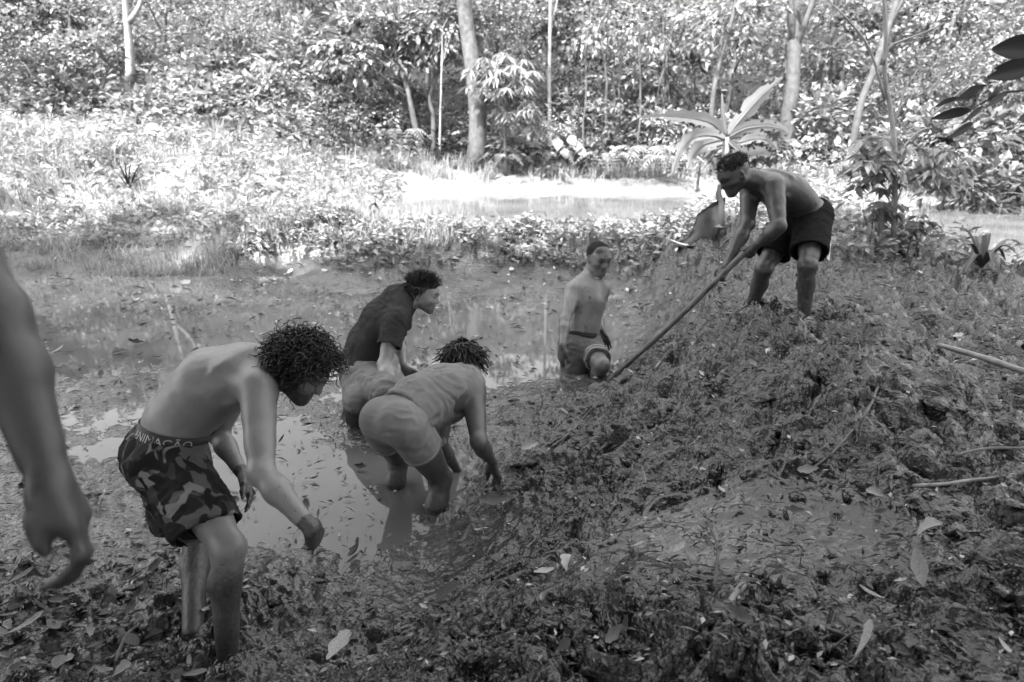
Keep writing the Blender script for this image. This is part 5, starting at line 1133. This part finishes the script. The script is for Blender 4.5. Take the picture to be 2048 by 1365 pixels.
def banana():
    base = foot(1448, 10.3); root = empty('banana_plant', base, 'young banana plant with arching torn leaves behind the digging person', 'banana plant')
    top = at(1452,275,10.3); S = Soup(); S.add(*tube(smooth_path([base-[0,0,.05], (base+top)/2, top], 8), np.linspace(.085,.045,8), 10)); obj('pseudostem', S.data('pseudostem', mat_plain('banana_stem', .22, .6, .3, 8), True, base), root)
    D = 10.3
    for k, (pp, w) in enumerate([([(1455,272,0),(1480,240,0),(1515,200,.05),(1545,172,.1),(1566,155,.15)], .115), ([(1445,270,0),(1425,248,-.1),(1385,236,-.2),(1330,232,-.25),(1284,236,-.3)], .105),
                                 ([(1448,280,0),(1425,272,-.3),(1390,275,-.5),(1362,300,-.6),(1345,350,-.6)], .12), ([(1458,275,0),(1490,258,-.1),(1530,252,-.2),(1558,256,-.3),(1578,266,-.35)], .10),
                                 ([(1458,285,.0),(1480,285,.3),(1510,278,.5),(1535,282,.6),(1556,300,.6)], .12), ([(1446,280,0),(1425,285,.3),(1405,292,.5),(1385,312,.6),(1375,340,.6)], .12), ([(1455,282,0),(1475,300,-.3),(1495,310,-.5),(1520,305,-.6),(1540,312,-.6)], .11)]):
        c = smooth_path([at(x, y, D+dd) for x, y, dd in pp], 26); wd = w*prof(26)*np.clip(1+.10*rng.normal(size=26), .75, 1.2)
        sd_ = 'face'
        V, F = strap(c, wd, .22, sd_); Sx = Soup(); cut = [q for q in range(4, 24) if rng.random() < .16]
        keep = np.array([not ((f[0]//5 in cut) and (f[0] % 5 in (0, 3)) and True) for f in F]); Sx.add(V, F[keep], .5)
        lf = obj('leaf', Sx.data('leaf', LEAF[5], True, base, 'tone'), root); Sm = Soup(); Sm.add(*tube(c-[0,0,.004], np.linspace(.018,.004,26), 6)); obj('midrib', Sm.data('midrib', LEAF[5], True, base, 'tone'), lf)
    c = smooth_path([at(1452,275,D), at(1446,230,D), at(1444,188,D)], 10); Sx = Soup(); Sx.add(*tube(c, np.array([.03,.034,.034,.032,.03,.028,.025,.02,.014,.006]), 8)); obj('rolled_leaf', Sx.data('rolled_leaf', LEAF[5], True, base, 'tone'), root)
banana()
def stump():
    b = seen(1425, 488)[0]; d = b[1]; root = empty('banana_stump', b, 'cut stump with a peeling pale sheath and a dark post on the heap', 'stump'); Z = lambda px, py, dd=0: at(px, py, d+dd)
    # curved sheath flaring out to the left
    rows = [smooth_path([Z(1452,395,.05), Z(1445,430,.03), Z(1438,460,0), Z(1430,492,-.02)], 9), smooth_path([Z(1425,405,-.08), Z(1415,440,-.10), Z(1408,468,-.12), Z(1400,494,-.14)], 9), smooth_path([Z(1400,425,-.02), Z(1393,450,-.05), Z(1385,474,-.08), Z(1362,494,-.10)], 9), smooth_path([Z(1394,430,.08), Z(1386,455,.06), Z(1372,478,.02), Z(1342,486,.0)], 9)]
    V = np.concatenate(rows); V = V+.006*rng.normal(size=V.shape); F = [[a*9+k, a*9+k+1, (a+1)*9+k+1, (a+1)*9+k] for a in range(3) for k in range(8)]; V2 = V+np.array([.01,.03,0]); F2 = [[i_+36 for i_ in f[::-1]] for f in F]
    edge = list(range(0,9))+[17,26]+list(range(35,26,-1))+[18,9]; Fe = [[edge[k], edge[(k+1) % len(edge)], edge[(k+1) % len(edge)]+36, edge[k]+36] for k in range(len(edge))]
    S = Soup(); S.add(np.concatenate([V, V2]), np.array(F+F2+Fe)); obj('sheath', S.data('sheath', mat_plain('brown_sheath', .022, .6, .5, 14), True, b), root)
    S = Soup(); S.add(*tube(smooth_path([Z(1438,370), Z(1440,410), Z(1441,450), Z(1440,500)], 8)+.008*rng.normal(size=(8,3)), np.array([.02,.035,.04,.045,.045,.05,.05,.055]), 8)); obj('post', S.data('post', BARK_DARK, True, b), root)
    S = Soup(); S.add(*tube(smooth_path([Z(1465,420,.1), Z(1468,455,.1), Z(1466,495,.1)], 6), np.array([.02,.03,.035,.035,.04,.05]), 7)); obj('side_shoot', S.data('side_shoot', mat_plain('pale_fibre', .3, .8), True, b), root)
    V, F = strap(smooth_path([Z(1340,480,-.1), Z(1362,490,-.14), Z(1385,493,-.16), Z(1402,490,-.15)], 10), .045*prof(10), .3); S = Soup(); S.add(V, F); obj('fallen_sheath', S.data('fallen_sheath', mat_plain('pale_sheath', .5, .6, .2), True, b), root)
stump()
def spiky():
    b = seen(1958, 560)[0]; d = b[1]; root = empty('spiky_plant', b, 'spiky rosette plant with long strap leaves at the right bank', 'plant'); k = 0
    for px, py, dd in ((1895,455,.0),(1958,475,-.1),(2045,490,.1),(2035,510,-.2),(1905,505,-.2),(1985,535,-.35),(2000,560,-.25),(1930,545,-.4),(1910,565,-.3),(1880,560,.1),(1975,470,.3),(1930,480,.3),(2010,520,.3)):
        tip = at(px, py, d+dd); m = (b+tip)/2+np.array([0,0,.16]); V, F = strap(smooth_path([b+[0,0,.03], m, tip], 9), .024*prof(9, .6, .2), .5); S = Soup(); S.add(V, F, .3); obj('leaf', S.data('leaf', LEAF[3] if k > 2 else LEAF[0], True, b, 'tone'), root); k += 1
spiky()
def burnt_tuft():
    b = foot(262, 12.2); d = 12.2; root = empty('withered_tuft', b, 'dark withered palm tuft standing in the bright left bank', 'plant'); S = Soup()
    S.add(*tube([b-[0,0,.05], b+[0,0,.22]], [.09,.05], 8)); obj('stub', S.data('stub', BARK_DARK, True, b), root)
    for px, py in ((232,318),(240,335),(262,325),(285,322),(278,345),(250,322),(290,350),(225,340)):
        V, F = strap(smooth_path([b+[0,0,.15], (b+at(px,py,d))/2+[0,0,.12], at(px,py,d)], 7), .03*prof(7), .4); S = Soup(); S.add(V, F, .2); obj('leaf', S.data('leaf', LEAF[3], True, b, 'tone'), root)
burnt_tuft()
# two broken posts sticking up from the berm
for a, b_, r, lab_ in (((512,360),(612,418),.075,'longer dark broken post leaning out of the bank, nearer the left slope'),((548,368),(628,420),.065,'shorter broken post leaning just beside the longer one')):
    e = seen(*b_)[0]; d = e[1]; t_ = at(a[0], a[1], d+.1); root = empty('broken_post', e, lab_, 'post', 'broken posts on the berm'); c = smooth_path([e-unit(t_-e)*.15, (e+t_)/2+[0,0,.01], t_], 9)
    V, F = tube(c, r*(1+.08*rng.normal(size=9)), 9); V = V+.007*rng.normal(size=V.shape); S = Soup(); S.add(V, F); obj('shaft', S.data('shaft', mat_plain('weathered_wood', .085, .85, .5, 10), True, e), root)
    S = Soup(); u_ = unit(t_-e)
    for q in range(7): o = rdir(1)[0]*r*.7; S.add(*tube([t_+o-u_*.03, t_+o+u_*rng.uniform(.03,.11)], [.018,.004], 5))
    obj('splintered_end', S.data('splintered_end', mat_plain('pale_split_wood', .3, .8), True, e), root)
def dry_frond():
    b = seen(752, 448)[0]; d = b[1]; root = empty('dry_leaf_clump', b, 'dark folded dry leaf hanging over beside the pond edge', 'dry leaf')
    for pp in ([(752,446),(742,425),(746,408),(758,425),(766,444)], [(735,444),(740,420),(748,408)]):
        V, F = strap(smooth_path([at(x, y, d) for x, y in pp], 12), .05*prof(12), .4, np.array([.6,-.7,.2])); S = Soup(); S.add(V, F, .1); obj('leaf', S.data('leaf', LEAF[3], True, b, 'tone'), root)
dry_frond()
def heart(sz):
    u = np.linspace(0, 1, 9); w = sz*.45*np.array([.0,.55,.9,1,.92,.75,.52,.28,.02]); c = np.stack([u*sz, 0*u, -.25*sz*u**2], 1); return c, w
def elephant_ears(px0, d, spots, lab_):
    b = foot(px0, d); root = empty('big_leaved_plant', b, lab_, 'plant')
    for px, py, sz, az in spots:
        p = at(px, py, d); S = Soup(); S.add(*tube(smooth_path([b, (b+p)/2+[0,0,.1], p], 7), .012, 5)); st = obj('stalk', S.data('stalk', LEAF[0], True, b, 'tone'), root)
        c, w = heart(sz); dirv = np.array([math.cos(az)*.75, -.35, -.75]); dirv = unit(dirv); sd_ = unit(np.cross(dirv, [.2,-1,.3])); t = c[:,0:1]*dirv+np.array([0,0,1.])*c[:,2:3]*.2
        V, F = strap(p+t-dirv*sz*.15, w, .12, sd_); S = Soup(); S.add(V, F, rng.uniform(.5,1)); obj('blade', S.data('blade', LEAF[0], True, b, 'tone'), st)
elephant_ears(140, 14.5, ((105,255,.34,2.0),(130,265,.32,.6),(120,280,.36,1.5),(175,255,.30,.3),(165,262,.30,2.2),(200,275,.26,1.0),(90,270,.24,2.5)), 'big heart-leaved plant low on the left slope')
elephant_ears(310, 15, ((300,250,.30,1.0),(318,262,.26,.5),(290,262,.28,2.4),(330,275,.24,1.2)), 'heart-leaved plant in the shrubs right of the white slender tree')
elephant_ears(1130, 18.3, ((1115,280,.34,1.6),(1140,275,.30,.8),(1155,285,.32,1.8),(1128,300,.28,1.3),(1160,300,.26,.6)), 'round pale-leaved plant on the far bank below the saplings')
def fern(px, d, n, L, lab_):
    b = foot(px, d); root = empty('fern', b, lab_, 'fern', 'ferns on the far bank')
    for q in range(n):
        az = q*6.28/n+rng.uniform(-.3,.3); dv = np.array([math.cos(az), math.sin(az)*.8, 0]); c = smooth_path([b+[0,0,.1], b+dv*L*.5+[0,0,L*.65], b+dv*L+[0,0,L*.30]], 16)
        t = np.gradient(c, axis=0); t /= np.linalg.norm(t, axis=1, keepdims=True); s = np.cross(t, [0,0,1.]); s /= np.linalg.norm(s, axis=1, keepdims=True); pr = .22*L*np.sin(np.pi*np.linspace(.12,.98,16)); S = Soup(); S.add(*tube(c, .006, 4), .4)
        for e in (-1, 1): V, F = leaves(c, s*e+t*.35-[0,0,.25], np.tile([0,0,1.], (16,1)), pr, pr*.28); S.add(V, F, rng.uniform(.4,1))
        obj('frond', S.data('frond', LEAF[2], False, b, 'tone'), root)
for px, d, n, L, l_ in ((1215,18.0,7,1.0,'arching fern on the far bank above the pond middle'),(1290,17.8,8,1.2,'large arching fern on the far bank left of the banana plant'),(1340,17.4,7,1.0,'fern at the right end of the pond, below the banana leaves'),(800,19.6,7,1.0,'fern hanging in the dark hollow left of the crooked trees'),(1110,18.6,6,.9,'low fern right of the drooping-leaved sapling'),(1010,18.4,6,.8,'low fern at the foot of the thick straight trunk')): fern(px, d, n, L, l_)
def right_saplings():
    d = 6.9; b = foot(1756, d)
    tree('broken_sapling', 'dark broken stub clump at the foot of the tall thin sapling', 'stump', b, [b-[0,0,.05], at(1757,500,d), at(1760,440,d), at(1763,418,d)], .055, .035, [], LEAF[0], BARK_DARK, branches=0, wob=.03)
    b = foot(1786, d+.1); root = tree('tall_sapling', 'tall thin pale sapling with bare crooked branches right of the digging person', 'sapling', b, [b-[0,0,.05], at(1788,440,d), at(1790,330,d), at(1782,230,d), at(1768,150,d), at(1772,60,d), at(1766,-40,d)], .030, .016, [], LEAF[1], BARK_PALE, branches=0, wob=.01)
    S = Soup()
    for pp in ([(1790,318),(1815,285),(1840,262),(1868,255)], [(1868,255),(1862,235),(1885,215),(1925,180),(1965,150)], [(1768,130),(1778,95),(1810,80),(1850,65),(1890,45)], [(1770,200),(1740,100),(1700,45),(1655,0)], [(1800,330),(1812,305),(1800,280),(1785,275)], [(1785,250),(1798,220),(1810,180),(1835,140)], [(1783,440),(1795,400),(1805,375)]):
        S = Soup(); S.add(*tube(smooth_path([at(x, y, d) for x, y in pp], 10), np.linspace(.015,.006,10), 6)); obj('branch', S.data('branch', BARK_PALE, True, b), root)
    Sc = Soup()
    for cx, cy, rr_, n in ((1740,300,.28,16),(1720,330,.25,14),(1850,320,.35,20),(1880,340,.3,18),(1790,420,.2,10),(1760,360,.22,12)):
        V, F, t = leaf_cloud(at(cx, cy, d), (rr_, rr_, rr_*.6), n, 7, .16, .06, droop=.5, whorl=True, clr=.06, shell=.3); Sc.add(V, F, t)
    obj('crown', Sc.data('crown', LEAF[2], False, b, 'tone'), root)
    for px, py0, lab_ in ((1738,430,'thin stem left of the broken stub clump'),(1812,470,'short curved stem right of the tall thin sapling'),(1830,455,'leafy seedling furthest right in the sapling clump')):
        b = foot(px, d-.1); tree('seedling', lab_, 'sapling', b, [b-[0,0,.03], at(px+2,(py0+530)/2,d), at(px+10,py0,d)], .012, .006, [(at(px+8,py0,d), (.16,.16,.12), 7, 6, .12, .05, dict(clr=.07, whorl=True, droop=.5, shell=.3))], LEAF[1], BARK, branches=1, wob=.01)
right_saplings()
def near_branch():
    D = 2.3; b = P(2200,150,D); root = empty('overhanging_branch', b, 'dark leafy twig hanging into the top right corner', 'branch'); S = Soup()
    c1 = smooth_path([P(2230,150,D), P(2120,170,D), P(2040,182,D), P(2000,188,D), P(1955,212,D), P(1930,225,D)], 18); S.add(*tube(c1, np.linspace(.006,.0015,18), 6)); obj('twig', S.data('twig', BARK_DARK, True, b), root); S = Soup(); c2 = smooth_path([P(2230,150,D), P(2150,110,D), P(2090,90,D), P(2040,100,D)], 10); S.add(*tube(c2, np.linspace(.006,.002,10), 6)); obj('twig', S.data('twig', BARK_DARK, True, b), root); S = Soup(); S.add(*tube(smooth_path([P(2120,170,D), P(2085,205,D), P(2050,230,D), P(2030,250,D)], 8), np.linspace(.004,.0015,8), 5))
    obj('twig', S.data('twig', BARK_DARK, True, b), root)
    for (x0, y0), (x1, y1), w in (((2075,95),(1984,98),.040),((2075,130),(1975,155),.034),((2050,128),(1988,138),.018),((1962,176),(1912,200),.020),((1915,196),(1868,215),.010),((2006,174),(1975,198),.014),((2008,190),(1972,214),.016),((1938,222),(1862,238),.018),((1965,215),(1922,248),.014),((1945,248),(1896,278),.018),((2075,220),(2035,240),.022)):
        a = P(x0,y0,D); e = P(x1,y1,D-.04); c = smooth_path([a, (a+e)/2+[0,0,.004], e], 9); V, F = strap(c, w*prof(9, .8, .3), .15, UPV*1.0+np.array([.1,-.5,0])); S = Soup(); S.add(V, F, .3); obj('leaf', S.data('leaf', LEAF[3], True, b, 'tone'), root)
near_branch()

# ================================================================== sticks and poles
def stick(name, lab_, cat, pts, r0, r1, mat, z=.012, n=14, wob=.006, twigs=0, dep=None, group=None):
    def sit(x, y, o): p = seen(x, y)[0]; p[2] = float(base_h(p[:1], p[1:2])[0])+o+.02; return p
    q = [sit(x, y, z if dz is None else dz) for x, y, dz in [(p if len(p) == 3 else (*p, None)) for p in pts]]
    c = smooth_path(q, n); c = c+wob*np.stack([vnoise3(c*9, 1), vnoise3(c*9, 2), .5*vnoise3(c*9, 3)], 1); root = empty(name, q[0], lab_, cat, group)
    S = Soup(); S.add(*tube(c, np.linspace(r0, r1, n)*(1+.10*rng.normal(size=n)), 7)); obj('shaft', S.data('shaft', mat, True, q[0]), root)
    if twigs:
        for _ in range(twigs):
            k = int(rng.integers(2, n-1)); e = c[k]+np.array([rng.normal()*.05, rng.normal()*.05, rng.uniform(.0,.03)]); S = Soup(); S.add(*tube(smooth_path([c[k], (c[k]+e)/2+[0,0,.01], e], 5), np.linspace(min(r0,r1)*.6, min(r0,r1)*.25, 5), 5)); obj('twig', S.data('twig', mat, True, q[0]), root)
    return root
WOOD = mat_plain('dry_twig', .10, .8, .4, 25); WOODP = mat_plain('pale_stick', .17, .6, .3, 16); WOODD = mat_plain('wet_twig', .04, .6, .4, 25)
stick('tool_handle', 'smooth pale wooden pole lying at the right edge of the heap', 'pole', [(1870,712,.05),(1960,742,.06),(2050,777,.07),(2200,830,.08)], .017, .019, WOODP, wob=0)
stick('curved_stick', 'long curved pale stick arching over the dark hollow of the heap', 'stick', [(1612,955,.0),(1665,925,.03),(1712,880,.06),(1742,830,.07),(1752,795,.05)], .0045, .007, WOOD, twigs=2)
stick('stick', 'thin straight stick at the right edge, higher of two', 'stick', [(1905,943,.05),(1970,937,.07),(2060,928,.06)], .007, .005, WOOD)
stick('stick', 'thin stick at the right edge, lower of two', 'stick', [(1820,994,.03),(1900,997,.05),(1990,988,.05)], .008, .005, WOODP)
stick('upright_twig', 'dark thin twig on the smooth mud patch', 'stick', [(1408,1035,.01),(1420,1080,.03),(1432,1130,.03),(1428,1195,.01)], .004, .0045, WOODD, twigs=2)
stick('branch_piece', 'thick pale broken branch at the bottom of the picture', 'stick', [(1485,1205,.05),(1460,1235,.05),(1452,1290,.045),(1438,1370,.05)], .011, .016, WOODP, twigs=3)
stick('reed', 'long grey reed lying up the heap slope, right of two', 'stick', [(1195,920,.03),(1235,890,.05),(1285,860,.05)], .007, .006, WOOD)
stick('reed', 'grey reed lying on the heap slope, left of two', 'stick', [(1100,912,.03),(1145,880,.04),(1160,860,.04)], .006, .005, WOOD)
stick('curved_twig', 'bowed twig on the heap below the hoe', 'stick', [(1160,858,.02),(1190,838,.06),(1245,826,.05)], .008, .005, WOODD)
stick('stub_stick', 'short pale stick end poking from the slope below the hoe', 'stick', [(1120,840,.05),(1135,848,.04),(1150,858,.02)], .009, .008, WOODP)
stick('root', 'long thin root running over the right side of the heap', 'root', [(1680,620,.03),(1730,655,.04),(1770,685,.03),(1810,690,.02)], .007, .004, WOODD, twigs=2)
stick('root', 'thin root below the pole on the right of the heap', 'root', [(1660,752,.02),(1720,775,.05),(1790,790,.04),(1870,806,.03)], .005, .004, WOOD, twigs=2)
stick('twig', 'short twig beside the near foot of the digging person', 'stick', [(1420,648,.05),(1445,650,.06),(1480,650,.05)], .009, .008, WOODP)
stick('twig', 'dark forked twig at the lower right among the leaves', 'stick', [(1660,1320,.02),(1700,1300,.04),(1760,1290,.03)], .004, .003, WOODD, twigs=3)
stick('twig', 'fine twig over the ground at the lower right corner', 'stick', [(1640,1275,.02),(1690,1300,.03),(1740,1325,.02)], .004, .003, WOOD, twigs=2)
stick('twig', 'grey twig among the leaves at the bottom left', 'stick', [(235,1345,.03),(262,1300,.05),(285,1275,.04)], .006, .005, WOOD)
stick('dry_grass', 'pale forked grass stem on the smooth mud beside the slope', 'grass stem', [(1300,1015,.0),(1290,990,.05),(1282,962,.06)], .003, .002, WOODP, twigs=4)

# ================================================================== fallen leaves
def leaf_mesh(name, L, W, curl, fold, twist, mat, rag=0.0, n=9):
    t = np.linspace(0, 1, n); w = W*.5*np.sin(np.pi*np.clip(t*.96+.03, 0, 1)**.85)**.8; w = w*(1+rag*rng.normal(size=n)); V = []
    for k in range(n):
        a = curl*(t[k]-.4); x = L*(t[k]-.5); z = L*.5*curl*(t[k]-.45)**2; tw = twist*(t[k]-.5)
        for s_ in (-1, -.5, 0, .5, 1):
            y = s_*w[k]; zz = z+fold*abs(s_)**1.5*w[k]; V.append((x, y*math.cos(tw), zz+y*math.sin(tw)+.0015*rng.normal()))
    F = np.array([[5*a+b, 5*a+b+1, 5*a+b+6, 5*a+b+5] for a in range(n-1) for b in range(4)]); return mesh_data(name, np.array(V), F, mat, True)
def mat_dead(name, lo, hi, rough):
    m = M(name); b = m.bsdf(lo, rough, .4); oi = m.n('ShaderNodeObjectInfo'); co = m.coord('Object'); n = m.noise(co, 60, 4, .6); w = m.n('ShaderNodeTexWave'); w.inputs['Scale'].default_value = 45; w.inputs['Distortion'].default_value = 2; m.l(co, w.inputs['Vector'])
    c = m.mix(oi.outputs['Random'], lo, hi); c = m.mix(m.ramp(n, [(.42, 0), (.62, 1)]), c, lo*.45); m.l(c, b.inputs['Base Color']); m.bump(m.math('ADD', m.math('MULTIPLY', w.outputs['Fac'], .4), n), .5, .003); return m.m
DEAD = [mat_dead('pale_dead_leaf', .28, .50, .55), mat_dead('brown_dead_leaf', .07, .18, .45), mat_dead('wet_dark_leaf', .018, .045, .3)]
LM = [[leaf_mesh('dead_leaf', 1, w, cu, fo, tw, mt, rg) for w, cu, fo, tw, rg in ((.42,.6,.35,.5,.10),(.30,1.1,.5,-.7,.12),(.48,-.7,.7,.9,.16),(.22,.8,.4,1.0,.10),(.36,1.7,.8,-.6,.20),(.5,.4,.25,.4,.12))] for mt in DEAD]
def put_leaf(name, p, size, var, mt, az, tilt, label, group, cat='leaf'):
    o = bpy.data.objects.new(name, LM[mt][var]); C.objects.link(o); e = .03; x, y = p[0], p[1]
    h = ground_h(np.array([x-e, x+e, x, x]), np.array([y, y, y-e, y+e])); nrm = Vector((-(h[1]-h[0])/(2*e)*.6, -(h[3]-h[2])/(2*e)*.6, 1)).normalized()
    q = nrm.to_track_quat('Z', 'Y').to_matrix() @ Matrix.Rotation(az, 3, 'Z') @ Matrix.Rotation(tilt[0], 3, 'X') @ Matrix.Rotation(tilt[1], 3, 'Y')
    o.rotation_euler = q.to_euler(); o.scale = (size,)*3; zz = max(float(p[2]), 0.0 if (y < 8.6 and x < 2.4) else -9); o.location = (x, y, zz+.014+.06*size); return tag(o, label, cat, group)
named = [(680,1318,.155,0,0,.15,(.1,.0),'big pale ragged leaf lying at the bottom edge below the bending person'),(1357,1118,.075,0,0,-.3,(.1,.1),'pale oval leaf on the smooth mud patch'),(1135,1150,.10,2,0,.2,(.2,.1),'pale curled leaf, larger of a pair on the near slope'),(1088,1160,.085,0,0,2.4,(.1,.2),'pale flat leaf, smaller of a pair on the near slope'),
    (985,1025,.17,4,1,1.3,(.5,.5),'large crumpled pale leaf at the water edge below the crouching person'),(1060,915,.11,2,0,1.2,(.6,.3),'pale folded leaf on the slope beside the crouching person'),(895,1215,.16,5,2,.4,(.0,.1),'broad dark veined leaf pressed in the mud'),(375,578,.24,0,0,.0,(.0,.0),'long pale leaf floating in the far left of the pool'),
    (40,1200,.15,3,1,.3,(.2,.1),'long leaf at the left edge under the hanging hand'),(60,1300,.14,3,0,.2,(.1,.1),'slim pale leaf in the bottom left corner'),(260,1300,.12,0,1,.9,(.1,.1),'brown leaf at the bottom left beside the grey twig'),(185,1298,.075,4,0,.1,(.2,.1),'small curled pale leaf in the bottom left corner'),(400,1270,.075,0,1,1.0,(.2,.1),'small leaf beside the near foot of the bending person'),
    (1650,1108,.075,1,1,.1,(.1,.2),'rolled brown leaf on the smooth mud at the right'),(1720,1345,.17,3,0,-.3,(.1,.0),'long curved pale leaf at the bottom right edge'),(1745,1215,.10,1,0,.2,(.2,.1),'curled pale leaf between the bottom right twigs'),(1850,1100,.11,2,0,.9,(.2,.2),'crumpled pale leaf among the litter on the right slope'),(1585,1040,.08,4,1,1.2,(.6,.3),'small upright curled leaf above the smooth mud'),
    (1810,665,.10,0,0,-.2,(.1,.1),'pale leaf on the heap behind the pole'),(1745,1015,.07,2,0,1.0,(.5,.2),'small white folded leaf on the right slope'),(1830,1190,.20,3,1,-.5,(.0,.0),'long brown leaf sloping down the right side'),(275,698,.13,4,2,.2,(.4,.3),'dark curled leaf standing in the left shallows'),(150,795,.12,2,0,.7,(.3,.3),'pale folded leaf on the mud at the left of the pool'),(1270,1115,.07,3,0,-.3,(.1,.1),'slim pale leaf left of the oval leaf'),
    (715,1120,.12,4,2,.4,(.4,.4),'dark wet curled leaf beside the muddy reaching hand'),(1000,985,.09,2,1,.4,(.5,.2),'brown folded leaf above the large crumpled leaf'),(1480,1300,.10,4,1,.6,(.5,.2),'curled leaf leaning on the thick broken branch'),(1425,1290,.085,0,0,1.2,(.3,.3),'pale leaf at the bottom edge beside the thick branch')]
for px, py, sz, var, mt, az, tl, lab_ in named: put_leaf('dead_leaf', seen(px, py)[0]+np.array([0,0,.022]), sz, var, mt, az, tl, lab_, None)
regions = [  # name, label, group, count, px range, py range, size, material weights, flat
    ('dead_leaf','pale or brown fallen leaf scattered on the near left mud','fallen leaves, near left',84,(0,480),(960,1365),(.04,.115),(.35,.4,.25)),
    ('dead_leaf','small leaf scrap in the churned mud between the two bending people','fallen leaves, middle mud',38,(480,1000),(880,1300),(.035,.09),(.25,.35,.4)),
    ('dead_leaf','small leaf scattered over the dug heap','fallen leaves, heap',62,(1000,2040),(640,1365),(.03,.085),(.3,.45,.25)),
    ('dead_leaf','leaf floating on the shallow mud pool','floating leaves, pool',70,(40,1300),(545,760),(.05,.14),(.65,.2,.15)),
    ('dead_leaf','pale leaf lying on the far bank of the mud pool','fallen leaves, far bank',30,(100,1400),(480,560),(.06,.13),(.75,.25,0))]
for nm, lab_, grp, cnt, xr, yr, sr, wt in regions:
    ax_ = rng.uniform(*xr, cnt); ay_ = rng.uniform(*yr, cnt); hid = (ax_ < 240) & (ay_ > 1020) & (ay_ < 1215); ay_ = np.where(hid, ay_+190, ay_); ay_ = np.minimum(ay_, 1362); pp = seen(ax_, ay_)
    for p in pp: put_leaf(nm, p, rng.uniform(*sr), int(rng.integers(6)), int(rng.choice(3, p=wt)), rng.uniform(0,6.28), (rng.normal()*.42, rng.normal()*.35), lab_, grp)
# crumbs of leaf, straw and root too many to count
def litter():
    S = Soup(); n = 9500; px = rng.uniform(-150, 2200, n); py = 455+(1380-455)*rng.random(n)**1.15; p = seen(px, py, 10); x, y = p[:,0], p[:,1]; z = np.maximum(p[:,2], np.where((y < 8.6) & (x < 2.4), .0, -9)); k = rng.random(n) < np.where(z < .015, .6, 1.0); x, y, z = x[k], y[k], z[k]; n = len(x)
    az = rng.random(n)*6.28; ax = np.stack([np.cos(az), np.sin(az), rng.normal(size=n)*.25], 1); up = np.stack([rng.normal(size=n)*.5, rng.normal(size=n)*.5, np.ones(n)], 1); L = rng.uniform(.012,.055,n)*np.clip(y/4, .7, 1.8); thin = rng.random(n) < .4; L = np.where(thin, L*1.9, L); W = np.where(thin, .003*np.clip(y/3,1,3), L*.42)
    V, F = leaves(np.stack([x, y, z+.014], 1), ax, up, L, W); tone = np.repeat(np.clip(rng.choice([.03,.12,.3,.6,.95], n, p=[.3,.3,.2,.12,.08])+rng.normal(size=n)*.04, 0, 1), 5); S.add(V, F, tone)
    m = M('litter'); b = m.bsdf(.1, .6, .4); m.l(m.mix(m.attr('tone'), .018, .36), b.inputs['Base Color'])
    tag(obj('leaf_litter', S.data('leaf_litter', m.m, False, None, 'tone')), 'fine crumbs of leaves, straw and roots strewn over the mud', 'litter', kind='stuff')
litter()
def clods():
    """loose crumbs of dug mud lying on the heap"""
    S = Soup(); n = 2600; px = np.concatenate([rng.uniform(950, 2150, n-700), rng.uniform(-50, 1000, 700)]); py = np.concatenate([600+780*rng.random(n-700), 960+420*rng.random(700)]); p = seen(px, py, 10); h = base_h(p[:,0], p[:,1]); rg_, sm_ = masks(p[:,0], p[:,1], h); k = rng.random(n) < rg_*(1-.93*sm_)*np.clip(.4+1.4*fbm2(p[:,0]*2, p[:,1]*2, 2, 401), .06, 1); p = p[k]; n = len(p)
    T = np.array([(1,0,0),(-1,0,0),(0,1,0),(0,-1,0),(0,0,1),(0,0,-1)],float); T2 = np.array([(1,1,1),(1,1,-1),(1,-1,1),(1,-1,-1),(-1,1,1),(-1,1,-1),(-1,-1,1),(-1,-1,-1)],float)/1.6; B = np.concatenate([T, T2]); F = []
    for sx_ in (1,-1):
        for sy_ in (1,-1):
            for sz_ in (1,-1):
                a, b, c = (0 if sx_ > 0 else 1), (2 if sy_ > 0 else 3), (4 if sz_ > 0 else 5); q = 6+(0 if sx_ > 0 else 4)+(0 if sy_ > 0 else 2)+(0 if sz_ > 0 else 1); f = [(a,b,q),(b,c,q),(c,a,q)]; F += f if sx_*sy_*sz_ > 0 else [t[::-1] for t in f]
    F = np.array(F); sz = np.exp(rng.normal(-4.35, .45, n)); V = B[None]*sz[:,None,None]*(1+.28*rng.normal(size=(n,14,1)))*rng.uniform(.4,1.6,(n,1,3))*np.array([1.2,1.2,.6]); a = rng.random(n)*6.28; ca, sa = np.cos(a)[:,None], np.sin(a)[:,None]; V = np.stack([V[:,:,0]*ca-V[:,:,1]*sa, V[:,:,0]*sa+V[:,:,1]*ca, V[:,:,2]], 2)+p[:,None,:]
    S.add(V.reshape(-1,3), (np.arange(n)[:,None,None]*14+F[None]).reshape(-1,3)); me = S.data('mud_crumbs', MUD, True); tag(obj('mud_crumbs', me), 'loose wet crumbs of dug mud on the heap', 'mud', kind='stuff')
clods()
print('things', round(time.time()-T0, 1))
